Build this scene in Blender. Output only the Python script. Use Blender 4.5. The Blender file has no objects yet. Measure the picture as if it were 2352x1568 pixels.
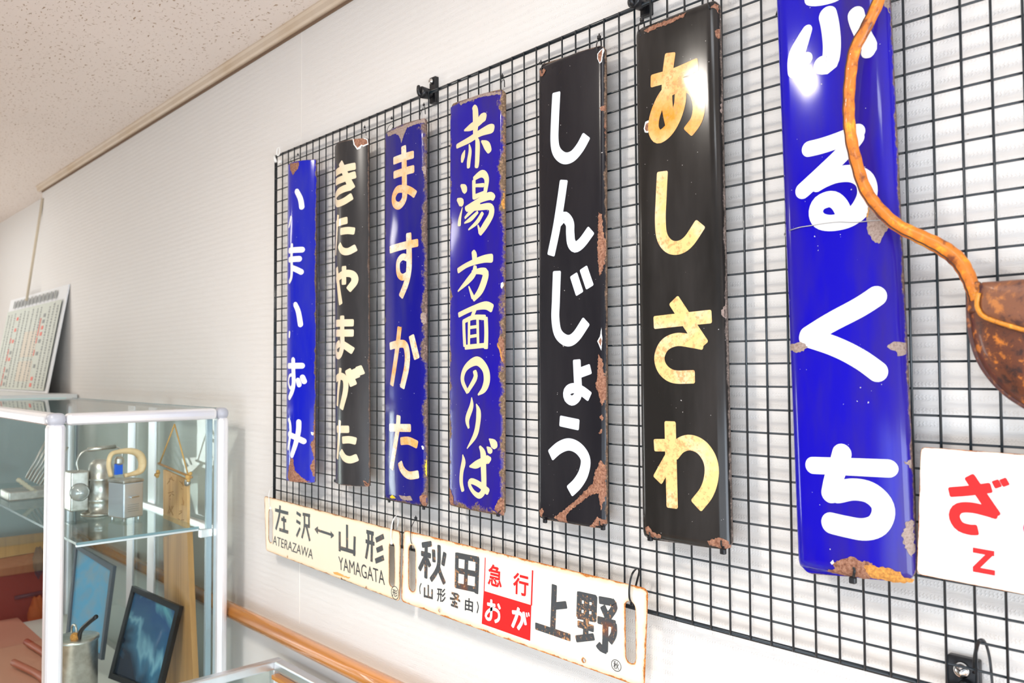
import bpy, bmesh, math, random
from mathutils import Vector, Matrix
from mathutils.geometry import tessellate_polygon
random.seed(7)
D = bpy.data
SC = bpy.context.scene
COL = SC.collection

# ------------------------------------------------------------------ camera
FPX = 1889.16
G = 0.031                      # pitch of the wire panel, metres
CAM = Vector((1.96866, -0.99807, 1.6))
def _R(ax, t):
    return Matrix.Rotation(t, 3, 'XYZ'[ax])
PRX, PRY, PRZ = -0.036035, 0.8225, -0.005354
def rotm(ax, t):
    c, s = math.cos(t), math.sin(t)
    if ax == 0: return Matrix(((1, 0, 0), (0, c, -s), (0, s, c)))
    if ax == 1: return Matrix(((c, 0, s), (0, 1, 0), (-s, 0, c)))
    return Matrix(((c, -s, 0), (s, c, 0), (0, 0, 1)))
FPX = 1889.1629
PRX, PRY, PRZ = -0.036037, 0.822056, -0.005356
CAM = Vector((1.96866, -0.99807, 1.6))
MR = rotm(2, PRZ) @ rotm(0, PRX) @ rotm(1, PRY)
def ray(u, v):
    d = MR.transposed() @ Vector(((u - 1176) / FPX, (v - 784) / FPX, 1.0))
    return Vector((d[0], d[2], -d[1]))
def at(u, v, ax=1, val=0.0):
    """photo pixel -> world point on the plane axis=val"""
    d = ray(u, v)
    return CAM + d * ((val - CAM[ax]) / d[ax])
cd = D.cameras.new('camera'); cam = D.objects.new('camera', cd); COL.objects.link(cam)
cd.sensor_width = 36; cd.lens = FPX * 36 / 2352; cd.clip_start = 0.01
X = MR.transposed() @ Vector((1, 0, 0)); Y = MR.transposed() @ Vector((0, 1, 0)); Z = MR.transposed() @ Vector((0, 0, 1))
w_ = lambda d: Vector((d[0], d[2], -d[1]))
rx_, up_, bk_ = w_(X), -w_(Y), -w_(Z)
m4 = Matrix((rx_, up_, bk_)).transposed().to_4x4(); m4.translation = CAM
cam.matrix_world = m4
cd.dof.use_dof = True; cd.dof.focus_distance = 1.35; cd.dof.aperture_fstop = 7.0
SC.camera = cam

# ------------------------------------------------------------------ world, lights, exposure
SC.view_settings.view_transform = 'Standard'; SC.view_settings.look = 'None'
SC.view_settings.gamma = 1.0; SC.view_settings.use_curve_mapping = False
SC.view_settings.exposure = 0.42
wd = D.worlds.new('world'); SC.world = wd; wd.use_nodes = True
wd.node_tree.nodes['Background'].inputs[0].default_value = (0.88, 1.0, 1.12, 1)
wd.node_tree.nodes['Background'].inputs[1].default_value = 2.2
def area(name, loc, rot, sx, sy, power, color):
    l = D.lights.new(name, 'AREA'); l.shape = 'RECTANGLE'; l.size = sx; l.size_y = sy; l.energy = power; l.color = color
    o = D.objects.new(name, l); COL.objects.link(o); o.location = loc; o.rotation_euler = rot
    return o
R90 = math.pi / 2
# daylight by the right and left windows; the opposite-wall light is added front fill
area('daylight_and_fill', (4.90, -1.2, .78), (R90, 0, R90), 2.2, 1.2, 58, (0.88, 1.0, 1.14))
area('daylight_and_fill', (2.95, -2.42, .78), (R90, 0, 0), 4.0, 1.2, 15, (0.88, 1.0, 1.14))
area('daylight_and_fill', (-4.22, -1.95, .85), (R90 + .65, 0, -R90), .9, 1.2, 26, (1.03, 1.0, .94))
# one ceiling lamp of the room, then three added for fill (their housings are built with the ceiling lights below)
area('ceiling_lamp_and_fill', (.64, -1.30, 2.488), (0, 0, 0), .16, .30, 18, (1.08, 1.0, .90))
area('ceiling_lamp_and_fill', (1.75, -1.00, 2.488), (0, 0, 0), .5, .3, 4, (.95, 1.0, 1.06))
area('ceiling_lamp_and_fill', (2.30, -1.70, 2.488), (0, 0, 0), .6, .3, 8, (.95, 1.0, 1.06))
area('ceiling_lamp_and_fill', (-2.75, -1.55, 2.488), (0, 0, 0), 1.1, .5, 17, (1.05, 1.0, .92))
SC.cycles.transparent_max_bounces = 32

# ------------------------------------------------------------------ node helpers
def mat(name, color=(.8, .8, .8), rough=.5, metal=0.0, coat=0.0, spec=.5, trans=0.0, emit=None, es=0, ior=1.45):
    m = D.materials.new(name); m.use_nodes = True
    b = m.node_tree.nodes['Principled BSDF']
    b.inputs['Base Color'].default_value = (*color, 1); b.inputs['Roughness'].default_value = rough
    b.inputs['Metallic'].default_value = metal; b.inputs['Coat Weight'].default_value = coat
    b.inputs['Specular IOR Level'].default_value = spec; b.inputs['Transmission Weight'].default_value = trans
    b.inputs['IOR'].default_value = ior
    if emit: b.inputs['Emission Color'].default_value = (*emit, 1); b.inputs['Emission Strength'].default_value = es
    return m
class NT:
    def __init__(s, m):
        s.m = m; s.t = m.node_tree; s.b = s.t.nodes['Principled BSDF']
        s.tc = s.t.nodes.new('ShaderNodeTexCoord')
    def n(s, kind, **kw):
        x = s.t.nodes.new(kind)
        for k, v in kw.items():
            if hasattr(x, k): setattr(x, k, v)
        return x
    def lk(s, a, b): s.t.links.new(a, b)
    def noise(s, scale=5, detail=4, rough=.55, vec=None, dist=0, stretch=None):
        x = s.n('ShaderNodeTexNoise'); x.inputs['Scale'].default_value = scale; x.inputs['Detail'].default_value = detail
        x.inputs['Roughness'].default_value = rough; x.inputs['Distortion'].default_value = dist
        v = vec or s.tc.outputs['Object']
        if stretch:
            mp = s.n('ShaderNodeMapping'); mp.inputs['Scale'].default_value = stretch; s.lk(v, mp.inputs[0]); v = mp.outputs[0]
        s.lk(v, x.inputs['Vector']); return x.outputs['Fac']
    def ramp(s, fac, stops):
        r = s.n('ShaderNodeValToRGB'); e = r.color_ramp.elements
        while len(e) < len(stops): e.new(.5)
        for el, (p, c) in zip(e, stops):
            el.position = p; el.color = (*c, 1) if isinstance(c, tuple) else (c, c, c, 1)
        s.lk(fac, r.inputs[0]); return r.outputs[0]
    def math(s, op, a, b=None, clamp=False):
        x = s.n('ShaderNodeMath', operation=op, use_clamp=clamp)
        for i, v in enumerate((a, b)):
            if v is None: continue
            if isinstance(v, (int, float)): x.inputs[i].default_value = v
            else: s.lk(v, x.inputs[i])
        return x.outputs[0]
    def mix(s, fac, a, b):
        x = s.n('ShaderNodeMix', data_type='RGBA')
        for i, v in ((0, fac), (6, a), (7, b)):
            if isinstance(v, (int, float)): x.inputs[i].default_value = v
            elif isinstance(v, tuple): x.inputs[i].default_value = (*v, 1)
            else: s.lk(v, x.inputs[i])
        return x.outputs[2]
    def color(s, c): s.lk(c, s.b.inputs['Base Color'])
    def bump(s, h, strength=.3, dist=.001):
        x = s.n('ShaderNodeBump'); x.inputs['Strength'].default_value = strength; x.inputs['Distance'].default_value = dist
        s.lk(h, x.inputs['Height']); s.lk(x.outputs[0], s.b.inputs['Normal'])

# ------------------------------------------------------------------ materials
def wallpaper(name, base):
    m = mat(name, base, .85, spec=.2); t = NT(m)
    v = t.tc.outputs['Object']
    ribs = t.noise(1.0, 3, .6, v, 0, (55, 1, 520))
    sep = t.n('ShaderNodeSeparateXYZ'); t.lk(v, sep.inputs[0])
    z = sep.outputs['Z']; x = sep.outputs['X']
    # rows of small embossed chevrons every 31 mm
    zz = t.math('FRACT', t.math('MULTIPLY', z, 64.0))
    row = t.math('LESS_THAN', zz, .42)
    chev = t.math('SINE', t.math('ADD', t.math('MULTIPLY', x, 1500), t.math('MULTIPLY', t.math('ABSOLUTE', t.math('SUBTRACT', t.math('FRACT', t.math('MULTIPLY', z, 256)), .5)), 5)))
    chev = t.math('MULTIPLY', t.math('MAXIMUM', chev, 0), row)
    fine = t.noise(420, 3, .7)
    h = t.math('ADD', t.math('MULTIPLY', ribs, 1.5), t.math('ADD', t.math('MULTIPLY', chev, .7), t.math('MULTIPLY', fine, .5)))
    t.bump(h, .6, .0008)
    dirt = t.noise(260, 2, .5)
    spots = t.ramp(dirt, [(.0, (.55, .46, .36)), (.23, (.62, .54, .45)), (.27, base), (1, base)])
    big = t.noise(1.4, 3)
    t.color(t.mix(t.math('MULTIPLY', big, .12), spots, tuple(c * .9 for c in base)))
    return m
M_WALL = wallpaper('embossed wallpaper', (.80, .772, .742))
M_WALL2 = mat('smooth white wall', (.80, .785, .76), .7)
m = mat('acoustic ceiling tile', (.74, .665, .61), .95, spec=.1); t = NT(m); M_CEIL = m
v1 = t.noise(1, 2, .5, None, .6, (65, 150, 1)); v2 = t.noise(1, 2, .5, None, .4, (160, 60, 1))
pit = t.math('MAXIMUM', t.ramp(v1, [(.65, 0.0), (.69, 1.0)]), t.ramp(v2, [(.67, 0.0), (.71, 1.0)]))
t.color(t.mix(pit, t.mix(t.noise(2.5, 3), (.84, .755, .70), (.77, .69, .635)), (.40, .28, .19)))
t.bump(t.math('SUBTRACT', t.math('MULTIPLY', t.noise(300, 3), .2), pit), .5, .002)
m = mat('cream moulding', (.74, .66, .54), .5); t = NT(m); M_TRIM = m
t.color(t.mix(t.ramp(t.noise(3, 4, .6, None, 0, (1, 1, 1)), [(.45, 0.0), (.75, 1.0)]), (.66, .54, .42), (.56, .41, .26)))
def wood(name, c1, c2, rough=.35, coat=.3, sc=(1.5, 40, 40)):
    m = mat(name, c1, rough, coat=coat); t = NT(m)
    g = t.noise(1, 6, .6, None, .6, sc)
    t.color(t.ramp(g, [(.25, c2), (.5, c1), (.7, tuple(min(1, c * 1.15) for c in c1)), (.85, c2)]))
    return m
M_RAIL = wood('orange varnished wood', (.78, .28, .03), (.52, .16, .015), .25, .6)
M_WOODV = wood('brown plank wood', (.48, .25, .09), (.28, .13, .05), .5, .1, (40, 40, 1.5))
M_WOODT = wood('pale carved wood', (.62, .36, .15), (.42, .20, .07), .6, .05, (40, 40, 3))
M_HANDLE = wood('bare pale wood', (.80, .58, .33), (.66, .42, .20), .5, .1, (20, 20, 20))
M_FLOOR = wood('warm timber floor', (.50, .33, .19), (.40, .25, .13), .35, .2, (2, 12, 1))
m = mat('dark green wire', (.006, .012, .017), .3, coat=.3); M_WIRE = m
M_BLACK = mat('black plastic', (.010, .010, .012), .35)
M_WHITE = mat('white plastic', (.85, .85, .82), .35)
m = mat('brushed aluminium', (.80, .80, .83), .28, metal=.85); t = NT(m); M_ALU = m
t.bump(t.noise(1, 2, .5, None, 0, (600, 600, 4)), .04, .0003)
M_ALUW = mat('pale aluminium', (.86, .86, .88), .35, metal=.55)
M_GREY = mat('grey corner plastic', (.42, .43, .48), .35)
M_CHROME = mat('chrome', (.75, .75, .75), .12, metal=1)
m = mat('dull tinned metal', (.60, .58, .54), .32, metal=.9); t = NT(m); M_TIN = m
t.color(t.mix(t.ramp(t.noise(30, 5, .6), [(.4, 0.0), (.7, 1.0)]), (.70, .68, .63), (.42, .39, .34)))
M_STEELW = mat('galvanised wire', (.45, .45, .46), .35, metal=.8)
# rust, chips
m = mat('brown rust', (.25, .11, .06), .85, spec=.25); t = NT(m); M_RUST = m
t.color(t.ramp(t.noise(260, 6, .7), [(.28, (.075, .03, .022)), (.45, (.25, .11, .065)), (.58, (.36, .19, .13)), (.72, (.60, .27, .09))]))
t.bump(t.noise(500, 4, .7), .8, .0009)
m = mat('grey brown rust', (.30, .22, .19), .85, spec=.25); t = NT(m); M_RUST2 = m
t.color(t.ramp(t.noise(320, 6, .7), [(.3, (.17, .11, .085)), (.5, (.33, .25, .215)), (.75, (.45, .35, .31))]))
t.bump(t.noise(600, 4, .7), .7, .0007)
M_CHIP = mat('white ground enamel', (.85, .85, .83), .35)
M_YEL = mat('yellow paint', (.85, .60, .01), .5)
m = mat('orange crust rust', (.75, .30, .04), .8); t = NT(m); M_ORUST = m
t.color(t.ramp(t.noise(300, 6, .7), [(.3, (.28, .12, .03)), (.5, (.55, .24, .05)), (.7, (.85, .42, .08))]))
t.bump(t.noise(500, 4, .7), .8, .001)

def enamel(name, c, haze, edge_c=(.10, .065, .05), ew=.006, rust=1.0, rough=.10, top=0.0, seed=0):
    """glossy vitreous enamel; worn rusty brown along the rim (attribute 'edge' = metres to the rim)"""
    m = mat(name, c, rough, coat=.0, spec=.30); t = NT(m)
    a = t.n('ShaderNodeAttribute', attribute_name='edge')
    mp = t.n('ShaderNodeMapping'); mp.inputs['Location'].default_value = (seed * 3.1, 0, seed); t.lk(t.tc.outputs['Object'], mp.inputs[0])
    v = mp.outputs[0]
    n1 = t.noise(28, 6, .65, v); n2 = t.noise(260, 4, .7, v); n3 = t.noise(1, 4, .6, v, 0, (14, 14, 3.0))
    base = t.mix(t.ramp(n3, [(.42, 0.0), (.72, 1.0)]), c, haze)
    w = t.math('MULTIPLY', t.math('POWER', n1, 3.0), ew * 7)
    d = t.math('DIVIDE', t.math('SUBTRACT', w, a.outputs['Fac']), ew * .6)
    f = t.math('MULTIPLY', t.math('ADD', d, t.math('MULTIPLY', t.math('SUBTRACT', n2, .5), 1.4)), rust, True)
    col = t.mix(f, base, t.ramp(n2, [(.3, tuple(x * .5 for x in edge_c)), (.5, edge_c), (.7, tuple(min(1, x * 2.6) for x in edge_c))]))
    sp = t.noise(240, 1, .5, v)
    col = t.mix(t.ramp(sp, [(.80, 0.0), (.81, 1.0)]), col, (.55, .52, .5))
    t.color(col)
    t.lk(t.math('ADD', t.math('MULTIPLY', f, .55), rough), t.b.inputs['Roughness'])
    t.bump(t.math('ADD', t.math('MULTIPLY', f, .6), t.math('MULTIPLY', t.noise(9, 2, .5, v), 1.5)), .25, .0008)
    return m
def lettering(name, c, stain=None, amt=.0, speck=0.0, rough=.10, seed=0):
    m = mat(name, c, rough, coat=0, spec=.3); t = NT(m)
    mp = t.n('ShaderNodeMapping'); mp.inputs['Location'].default_value = (seed * 2.3, 0, seed * 1.7); t.lk(t.tc.outputs['Object'], mp.inputs[0])
    v = mp.outputs[0]; col = c
    if stain:
        n = t.noise(17, 5, .6, v)
        col = t.mix(t.math('MULTIPLY', t.ramp(n, [(.62 - amt, 0.0), (.78 - amt * .6, 1.0)]), .92), col, stain)
    if speck:
        n = t.noise(150, 5, .7, v); n2 = t.noise(14, 3, .5, v)
        f = t.math('ADD', n, t.math('MULTIPLY', t.math('SUBTRACT', n2, .5), .5))
        col = t.mix(t.math('MULTIPLY', t.ramp(f, [(.60 - speck, 0.0), (.68 - speck * .6, 1.0)]), .8), col, (.62, .30, .12))
    if col is not c: t.color(col)
    return m
M_BLUE1 = enamel('royal blue enamel', (.004, .009, .42), (.03, .035, .33), ew=.002, seed=1)
M_BLUE3 = enamel('navy blue enamel', (.006, .005, .20), (.030, .026, .14), (.13, .085, .07), ew=.007, seed=2)
M_BLUE4 = enamel('violet blue enamel', (.011, .005, .29), (.03, .018, .17), (.16, .10, .06), ew=.008, seed=3)
M_BLUE7 = enamel('bright blue enamel', (.006, .002, .40), (.035, .02, .17), (.14, .09, .075), ew=.0009, seed=6)
M_BLK2 = enamel('faded black enamel', (.030, .028, .029), (.052, .049, .049), ew=.0015, rough=.25, seed=4)
M_BLK5 = enamel('black enamel', (.011, .010, .013), (.020, .018, .021), (.14, .09, .06), ew=.0016, rough=.2, seed=5)
M_BLK6 = enamel('brownish black enamel', (.016, .014, .0125), (.036, .032, .030), (.13, .10, .085), ew=.0009, rough=.15, seed=8)
M_L1 = lettering('white lettering', (.78, .77, .77))
M_L2 = lettering('cream lettering', (.73, .61, .42), (.76, .62, .50), .12)
M_L3 = lettering('stained cream lettering', (.76, .65, .50), (.84, .30, .03), .20, .03, seed=3)
M_L4 = lettering('ivory lettering', (.74, .60, .36), (.76, .54, .34), .08)
M_L5 = lettering('cool white lettering', (.70, .75, .83))
M_L6 = lettering('amber stained lettering', (.84, .56, .23), (.86, .64, .46), .12, .085, seed=2)
M_L6A = lettering('rust orange lettering', (.86, .56, .26), (.84, .26, .008), .25, .05, seed=4)
M_L7 = lettering('plain white lettering', (.82, .82, .82), (.75, .45, .15), -.14, 0)
M_INK = lettering('worn black ink', (.065, .070, .075), (.20, .065, .03), .05, .03, .4)
M_INK2 = lettering('dark ink', (.055, .055, .06), None, 0, 0, .4)
M_RED = mat('signal red print', (.72, .018, .018), .4, spec=.3)
def plate_mat(name, c, edge_c, ew, seed, soft=0):
    m = enamel(name, c, tuple(x * .97 for x in c), edge_c, ew, 1.0, .3, seed=seed)
    if soft:
        t = NT(m); bc = t.b.inputs['Base Color']; src = bc.links[0].from_socket
        a = t.n('ShaderNodeAttribute', attribute_name='edge')
        f = t.math('SUBTRACT', 1.0, t.math('DIVIDE', a.outputs['Fac'], soft), True)
        f = t.math('MULTIPLY', t.math('POWER', f, 1.6), t.math('MULTIPLY', t.noise(26, 4, .6), 1.25), True)
        mx = t.n('ShaderNodeMix', data_type='RGBA', blend_type='MULTIPLY'); t.lk(f, mx.inputs[0]); t.lk(src, mx.inputs[6]); mx.inputs[7].default_value = (.95, .52, .17, 1)
        t.lk(mx.outputs[2], bc)
    return m
M_CREAM = plate_mat('cream enamel plate', (.86, .76, .58), (.30, .18, .10), .0018, 3, .008)
M_WPL = plate_mat('rusty rimmed white enamel plate', (.88, .84, .74), (.45, .20, .06), .0030, 9, .016)
M_WPL8 = plate_mat('white enamel plate', (.90, .89, .87), (.30, .14, .08), .0008, 12, .003)
def leather(name, c1, c2, c3, sc=60, bd=.0008):
    m = mat(name, c1, .42, coat=.15); t = NT(m)
    n = t.noise(sc, 6, .65, None, .3); n2 = t.noise(sc * .25, 4, .6)
    f = t.math('ADD', t.math('MULTIPLY', n, .6), t.math('MULTIPLY', n2, .4))
    t.color(t.ramp(f, [(.38, c2), (.47, c1), (.54, c1), (.63, c3)]))
    t.bump(t.noise(300, 4, .6), .35, bd)
    return m
M_STRAP = leather('orange leather', (.60, .17, .012), (.17, .04, .010), (.88, .36, .02), 60)
M_BAG = leather('brown leather', (.115, .032, .012), (.035, .013, .010), (.55, .17, .02), 110)
M_FLAP = leather('worn flap leather', (.20, .075, .036), (.07, .030, .026), (.45, .16, .04), 85)
M_EDGE = leather('burnished leather edge', (.62, .23, .02), (.28, .09, .02), (.85, .42, .05), 120)
def glassm(name, tint, refl=.08, rough=0.0):
    m = D.materials.new(name); m.use_nodes = True; nt = m.node_tree; nt.nodes.clear()
    o = nt.nodes.new('ShaderNodeOutputMaterial'); mx = nt.nodes.new('ShaderNodeMixShader')
    tr = nt.nodes.new('ShaderNodeBsdfTransparent'); tr.inputs[0].default_value = (*tint, 1)
    gl = nt.nodes.new('ShaderNodeBsdfGlossy'); gl.inputs['Roughness'].default_value = rough
    fr = nt.nodes.new('ShaderNodeLayerWeight'); fr.inputs[0].default_value = .17
    ge = nt.nodes.new('ShaderNodeNewGeometry'); inv = nt.nodes.new('ShaderNodeMath'); inv.operation = 'SUBTRACT'; inv.inputs[0].default_value = 1
    nt.links.new(ge.outputs['Backfacing'], inv.inputs[1]); ml = nt.nodes.new('ShaderNodeMath'); ml.operation = 'MULTIPLY'
    nt.links.new(inv.outputs[0], ml.inputs[0]); nt.links.new(fr.outputs[0], ml.inputs[1])
    ad = nt.nodes.new('ShaderNodeMix'); ad.data_type = 'RGBA'; nt.links.new(ge.outputs['Backfacing'], ad.inputs[0]); ad.inputs[6].default_value = (*tint, 1); ad.inputs[7].default_value = (1, 1, 1, 1)
    nt.links.new(ad.outputs[2], tr.inputs[0]); nt.links.new(ml.outputs[0], mx.inputs[0]); nt.links.new(tr.outputs[0], mx.inputs[1]); nt.links.new(gl.outputs[0], mx.inputs[2])
    nt.links.new(mx.outputs[0], o.inputs[0]); return m
M_GLASS = glassm('clear glass', (.87, .93, .92))
M_GSHELF = glassm('green tinted glass', (.80, .90, .89))
M_GEDGE = mat('green glass edge', (.62, .80, .80), .15)
M_GEDGED = mat('dark glass edge', (.20, .30, .33), .2)

# ------------------------------------------------------------------ object helpers
def tag(o, label=None, cat=None, group=None, kind=None):
    if label: o['label'] = label
    if cat: o['category'] = cat
    if group: o['group'] = group
    if kind: o['kind'] = kind
    return o
def empty(name, loc, label=None, cat=None, group=None):
    o = D.objects.new(name, None); o.location = loc; o.empty_display_size = .05; COL.objects.link(o)
    return tag(o, label, cat, group)
def link(name, bm, material, parent=None, smooth=False, edge=None, mesh=None):
    """link ONE mesh object; coordinates are world, re-based onto the parent chain"""
    if mesh is None:
        mesh = D.meshes.new(name); bm.to_mesh(mesh); bm.free()
    o = D.objects.new(name, mesh); COL.objects.link(o)
    off = Vector((0, 0, 0)); p = parent
    while p: off += p.location; p = p.parent
    if parent:
        o.parent = parent
        if off.length: mesh.transform(Matrix.Translation(-off))
    else:
        # origin at the base centre
        if len(mesh.vertices):
            xs = [v.co.x for v in mesh.vertices]; ys = [v.co.y for v in mesh.vertices]; zs = [v.co.z for v in mesh.vertices]
            c = Vector(((min(xs) + max(xs)) / 2, (min(ys) + max(ys)) / 2, min(zs)))
            mesh.transform(Matrix.Translation(-c)); o.location = c
    if material:
        for mm in (material if isinstance(material, list) else [material]): mesh.materials.append(mm)
    if smooth:
        for p_ in mesh.polygons: p_.use_smooth = True
    return o
def box(bm, lo, hi, bev=0):
    r = bmesh.ops.create_cube(bm, size=1)
    lo = Vector(lo); hi = Vector(hi); c = (lo + hi) / 2; s = hi - lo
    for v in r['verts']: v.co = Vector((v.co.x * s.x, v.co.y * s.y, v.co.z * s.z)) + c
    if bev:
        es = list({e for v in r['verts'] for e in v.link_edges})
        bmesh.ops.bevel(bm, geom=es, offset=bev, segments=3, profile=.5, affect='EDGES')
    return bm
def B(): return bmesh.new()
def cat(pts, n=8, closed=False):
    """Catmull-Rom"""
    P = [Vector(p) for p in pts]
    if len(P) < 3: return [P[0].lerp(P[1], i / n) for i in range(n + 1)] if len(P) == 2 else P
    out = []
    for i in range(len(P) - 1):
        p0 = P[i - 1] if i else P[0] * 2 - P[1]; p1 = P[i]; p2 = P[i + 1]; p3 = P[i + 2] if i + 2 < len(P) else P[-1] * 2 - P[-2]
        for k in range(n):
            t = k / n
            out.append(.5 * ((2 * p1) + (p2 - p0) * t + (2 * p0 - 5 * p1 + 4 * p2 - p3) * t * t + (3 * p1 - p0 - 3 * p2 + p3) * t ** 3))
    out.append(P[-1]); return out
def tube(bm, pts, r, seg=8, flat=1.0, caps=True):
    """round tube through world points; r number or list"""
    P = [Vector(p) for p in pts]; n = len(P); rings = []
    up = None
    for i, p in enumerate(P):
        t = (P[min(i + 1, n - 1)] - P[max(i - 1, 0)]).normalized()
        if up is None:
            up = Vector((0, -1, 0)) if abs(t.y) < .9 else Vector((0, 0, 1))
        u = (up - t * up.dot(t)).normalized(); up = u; w = t.cross(u)
        rr = r[i] if isinstance(r, (list, tuple)) else r
        rings.append([bm.verts.new(p + u * math.cos(a) * rr * flat + w * math.sin(a) * rr) for a in [2 * math.pi * k / seg for k in range(seg)]])
    for a, b in zip(rings, rings[1:]):
        for k in range(seg): bm.faces.new((a[k], a[(k + 1) % seg], b[(k + 1) % seg], b[k]))
    if caps: bm.faces.new(rings[0][::-1]); bm.faces.new(rings[-1])
    return bm
def lathe(bm, prof, c, seg=32, axis='Z'):
    rings = []
    for r, h in prof:
        ring = []
        for k in range(seg):
            a = 2 * math.pi * k / seg
            if axis == 'Z': v = Vector((math.cos(a) * r, math.sin(a) * r, h))
            elif axis == 'Y': v = Vector((math.cos(a) * r, h, math.sin(a) * r))
            else: v = Vector((h, math.cos(a) * r, math.sin(a) * r))
            ring.append(bm.verts.new(v + Vector(c)))
        rings.append(ring)
    for a, b in zip(rings, rings[1:]):
        for k in range(seg): bm.faces.new((a[k], a[(k + 1) % seg], b[(k + 1) % seg], b[k]))
    bm.faces.new(rings[0][::-1]); bm.faces.new(rings[-1])
    bmesh.ops.recalc_face_normals(bm, faces=bm.faces)
    return bm
def prism_x(bm, prof, x0, x1):
    """profile of (y,z) swept along x"""
    a = [bm.verts.new((x0, y, z)) for y, z in prof]; b = [bm.verts.new((x1, y, z)) for y, z in prof]; n = len(prof)
    for i in range(n): bm.faces.new((a[i], a[(i + 1) % n], b[(i + 1) % n], b[i]))
    bm.faces.new(a[::-1]); bm.faces.new(b); bmesh.ops.recalc_face_normals(bm, faces=bm.faces); return bm

# ------------------------------------------------------------------ the room
WY = 0.030           # wall surface behind the wire panel
CZ = 2.505           # ceiling
XE = -2.473          # the wall steps back here
RY = 0.096
tag(link('wall_back', box(B(), (XE, WY, 0), (5.0, WY + .3, CZ)), M_WALL), 'wallpapered display wall behind the wire panel', kind='structure')
bm = box(B(), (-4.3, RY, 0), (XE, RY + .3, CZ)); tag(link('wall_back_recess', bm, M_WALL), 'set-back wallpapered wall at the far left', kind='structure')
def wbox(name, lo, hi, m_=None): return tag(link(name, box(B(), lo, hi), m_ or M_WALL2), kind='structure')
wbox('wall_left', (-4.5, -2.7, 0), (-4.3, .4, .2)); wbox('wall_left_upper', (-4.5, -2.7, 1.5), (-4.3, .4, CZ))
wbox('wall_left_pier', (-4.5, -1.62, .2), (-4.3, .4, 1.5), mat('grey blue side wall', (.30, .33, .36), .8))
wbox('wall_right', (5.0, -2.7, 0), (5.2, .4, .15)); wbox('wall_right_upper', (5.0, -2.7, 1.42), (5.2, .4, CZ))
M_WALL3 = mat('grey blue far wall', (.30, .33, .36), .8)
wbox('wall_front', (-4.5, -2.7, 0), (5.2, -2.5, .15), M_WALL3); wbox('wall_front_upper', (-4.5, -2.7, 1.42), (5.2, -2.5, CZ), M_WALL3)
wbox('wall_front_pier', (-4.5, -2.7, .15), (.8, -2.5, 1.42), M_WALL3)
wbox('floor', (-4.5, -2.7, -.1), (5.2, .4, 0), M_FLOOR)
tag(link('ceiling', box(B(), (-4.5, -2.7, CZ), (5.2, .4, CZ + .1)), M_CEIL), 'speckled acoustic tile ceiling', kind='structure')
# crown moulding: small cove profile
prof = [(WY, CZ - .022), (WY - .012, CZ - .026), (WY - .016, CZ - .026), (WY - .020, CZ - .022), (WY - .022, CZ - .010), (WY - .026, CZ - .004), (WY - .026, CZ), (WY, CZ)]
tag(link('trim_4', box(B(), (XE, WY - .003, CZ - .030), (5.0, WY, CZ - .022)), mat('painted shadow line', (.22, .14, .09), .8)), 'painted shadow line under the ceiling moulding', kind='structure')  # brown strip paints the shadow line where moulding meets wall
tag(link('trim_1', prism_x(B(), prof, XE - .01, 5.0), M_TRIM), 'cream moulding between display wall and ceiling', kind='structure')
# faint wallpaper seam strips
for k, (u, v) in enumerate([(693, 60), (222 / 2.613 + 600, 1400)][:1]):
    p = at(u, v, 1, WY); tag(link('trim_%d' % (k + 3), box(B(), (p.x - .0007, WY - .0006, 0.97), (p.x + .0007, WY, CZ - .03)), mat('seam', (.86, .82, .76), .7)), 'thin wallpaper seam', kind='structure')
# smooth dado under the handrail
tag(link('trim_2', box(B(), (XE, WY - .004, 0), (5.0, WY, .945)), M_WALL2), 'smooth white lower wall under the handrail', kind='structure')
# window frames (behind the camera)
def window(name, a, b, nx, horizontal=True):
    o = empty(name, ((a[0] + b[0]) / 2, (a[1] + b[1]) / 2, a[2])); o['kind'] = 'structure'
    alongx = abs(b[0] - a[0]) > abs(b[1] - a[1])
    for i in range(nx + 1):
        f = i / nx; bm = B(); t = .03
        if alongx: x = a[0] + (b[0] - a[0]) * f; box(bm, (x - t, a[1] - .03, a[2]), (x + t, a[1] + .03, b[2]))
        else: y = a[1] + (b[1] - a[1]) * f; box(bm, (a[0] - .03, y - t, a[2]), (a[0] + .03, y + t, b[2]))
        link('mullion', bm, M_ALUW, o)
    for z in (a[2] + .02, b[2] - .02):
        bm = B()
        if alongx: box(bm, (a[0], a[1] - .03, z - .02), (b[0], a[1] + .03, z + .02))
        else: box(bm, (a[0] - .03, min(a[1], b[1]), z - .02), (a[0] + .03, max(a[1], b[1]), z + .02))
        link('rail', bm, M_ALUW, o)
window('window_1', (.8, -2.6, .15), (5.0, -2.6, 1.42), 4)
window('window_2', (5.1, -2.4, .15), (5.1, .03, 1.42), 3)
window('window_3', (-4.4, -2.4, .2), (-4.4, .09, 1.5), 3)

bn = empty('low_bench', (-3.95, -1.1, 0), 'low red bench with a wooden top at the far left, mirrored in the cabinet pane', 'bench')
link('seat_box', box(B(), (-4.28, -1.75, 0), (-3.62, -.45, .42), .01), mat('dark red vinyl', (.34, .03, .02), .5), bn)
link('top_board', box(B(), (-4.28, -1.77, .42), (-3.60, -.43, .47), .006), M_WOODT, bn)
# handrail
prof = []
for k in range(24):
    a = 2 * math.pi * k / 24
    prof.append((-.016 + .0195 * math.cos(a), .951 + .0205 * math.sin(a)))
rail = empty('handrail', (1.0, WY, .951), 'orange varnished wooden handrail running along the wall', 'handrail')
link('rail', prism_x(B(), prof, -1.815, 4.9), M_RAIL, rail, True)
for x in (-1.75, -1.1, 1.35, 2.6, 3.8):
    link('bracket', box(B(), (x - .02, 0.0, .935), (x + .02, WY - .003, .967), .003), M_CHROME, rail)

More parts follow.
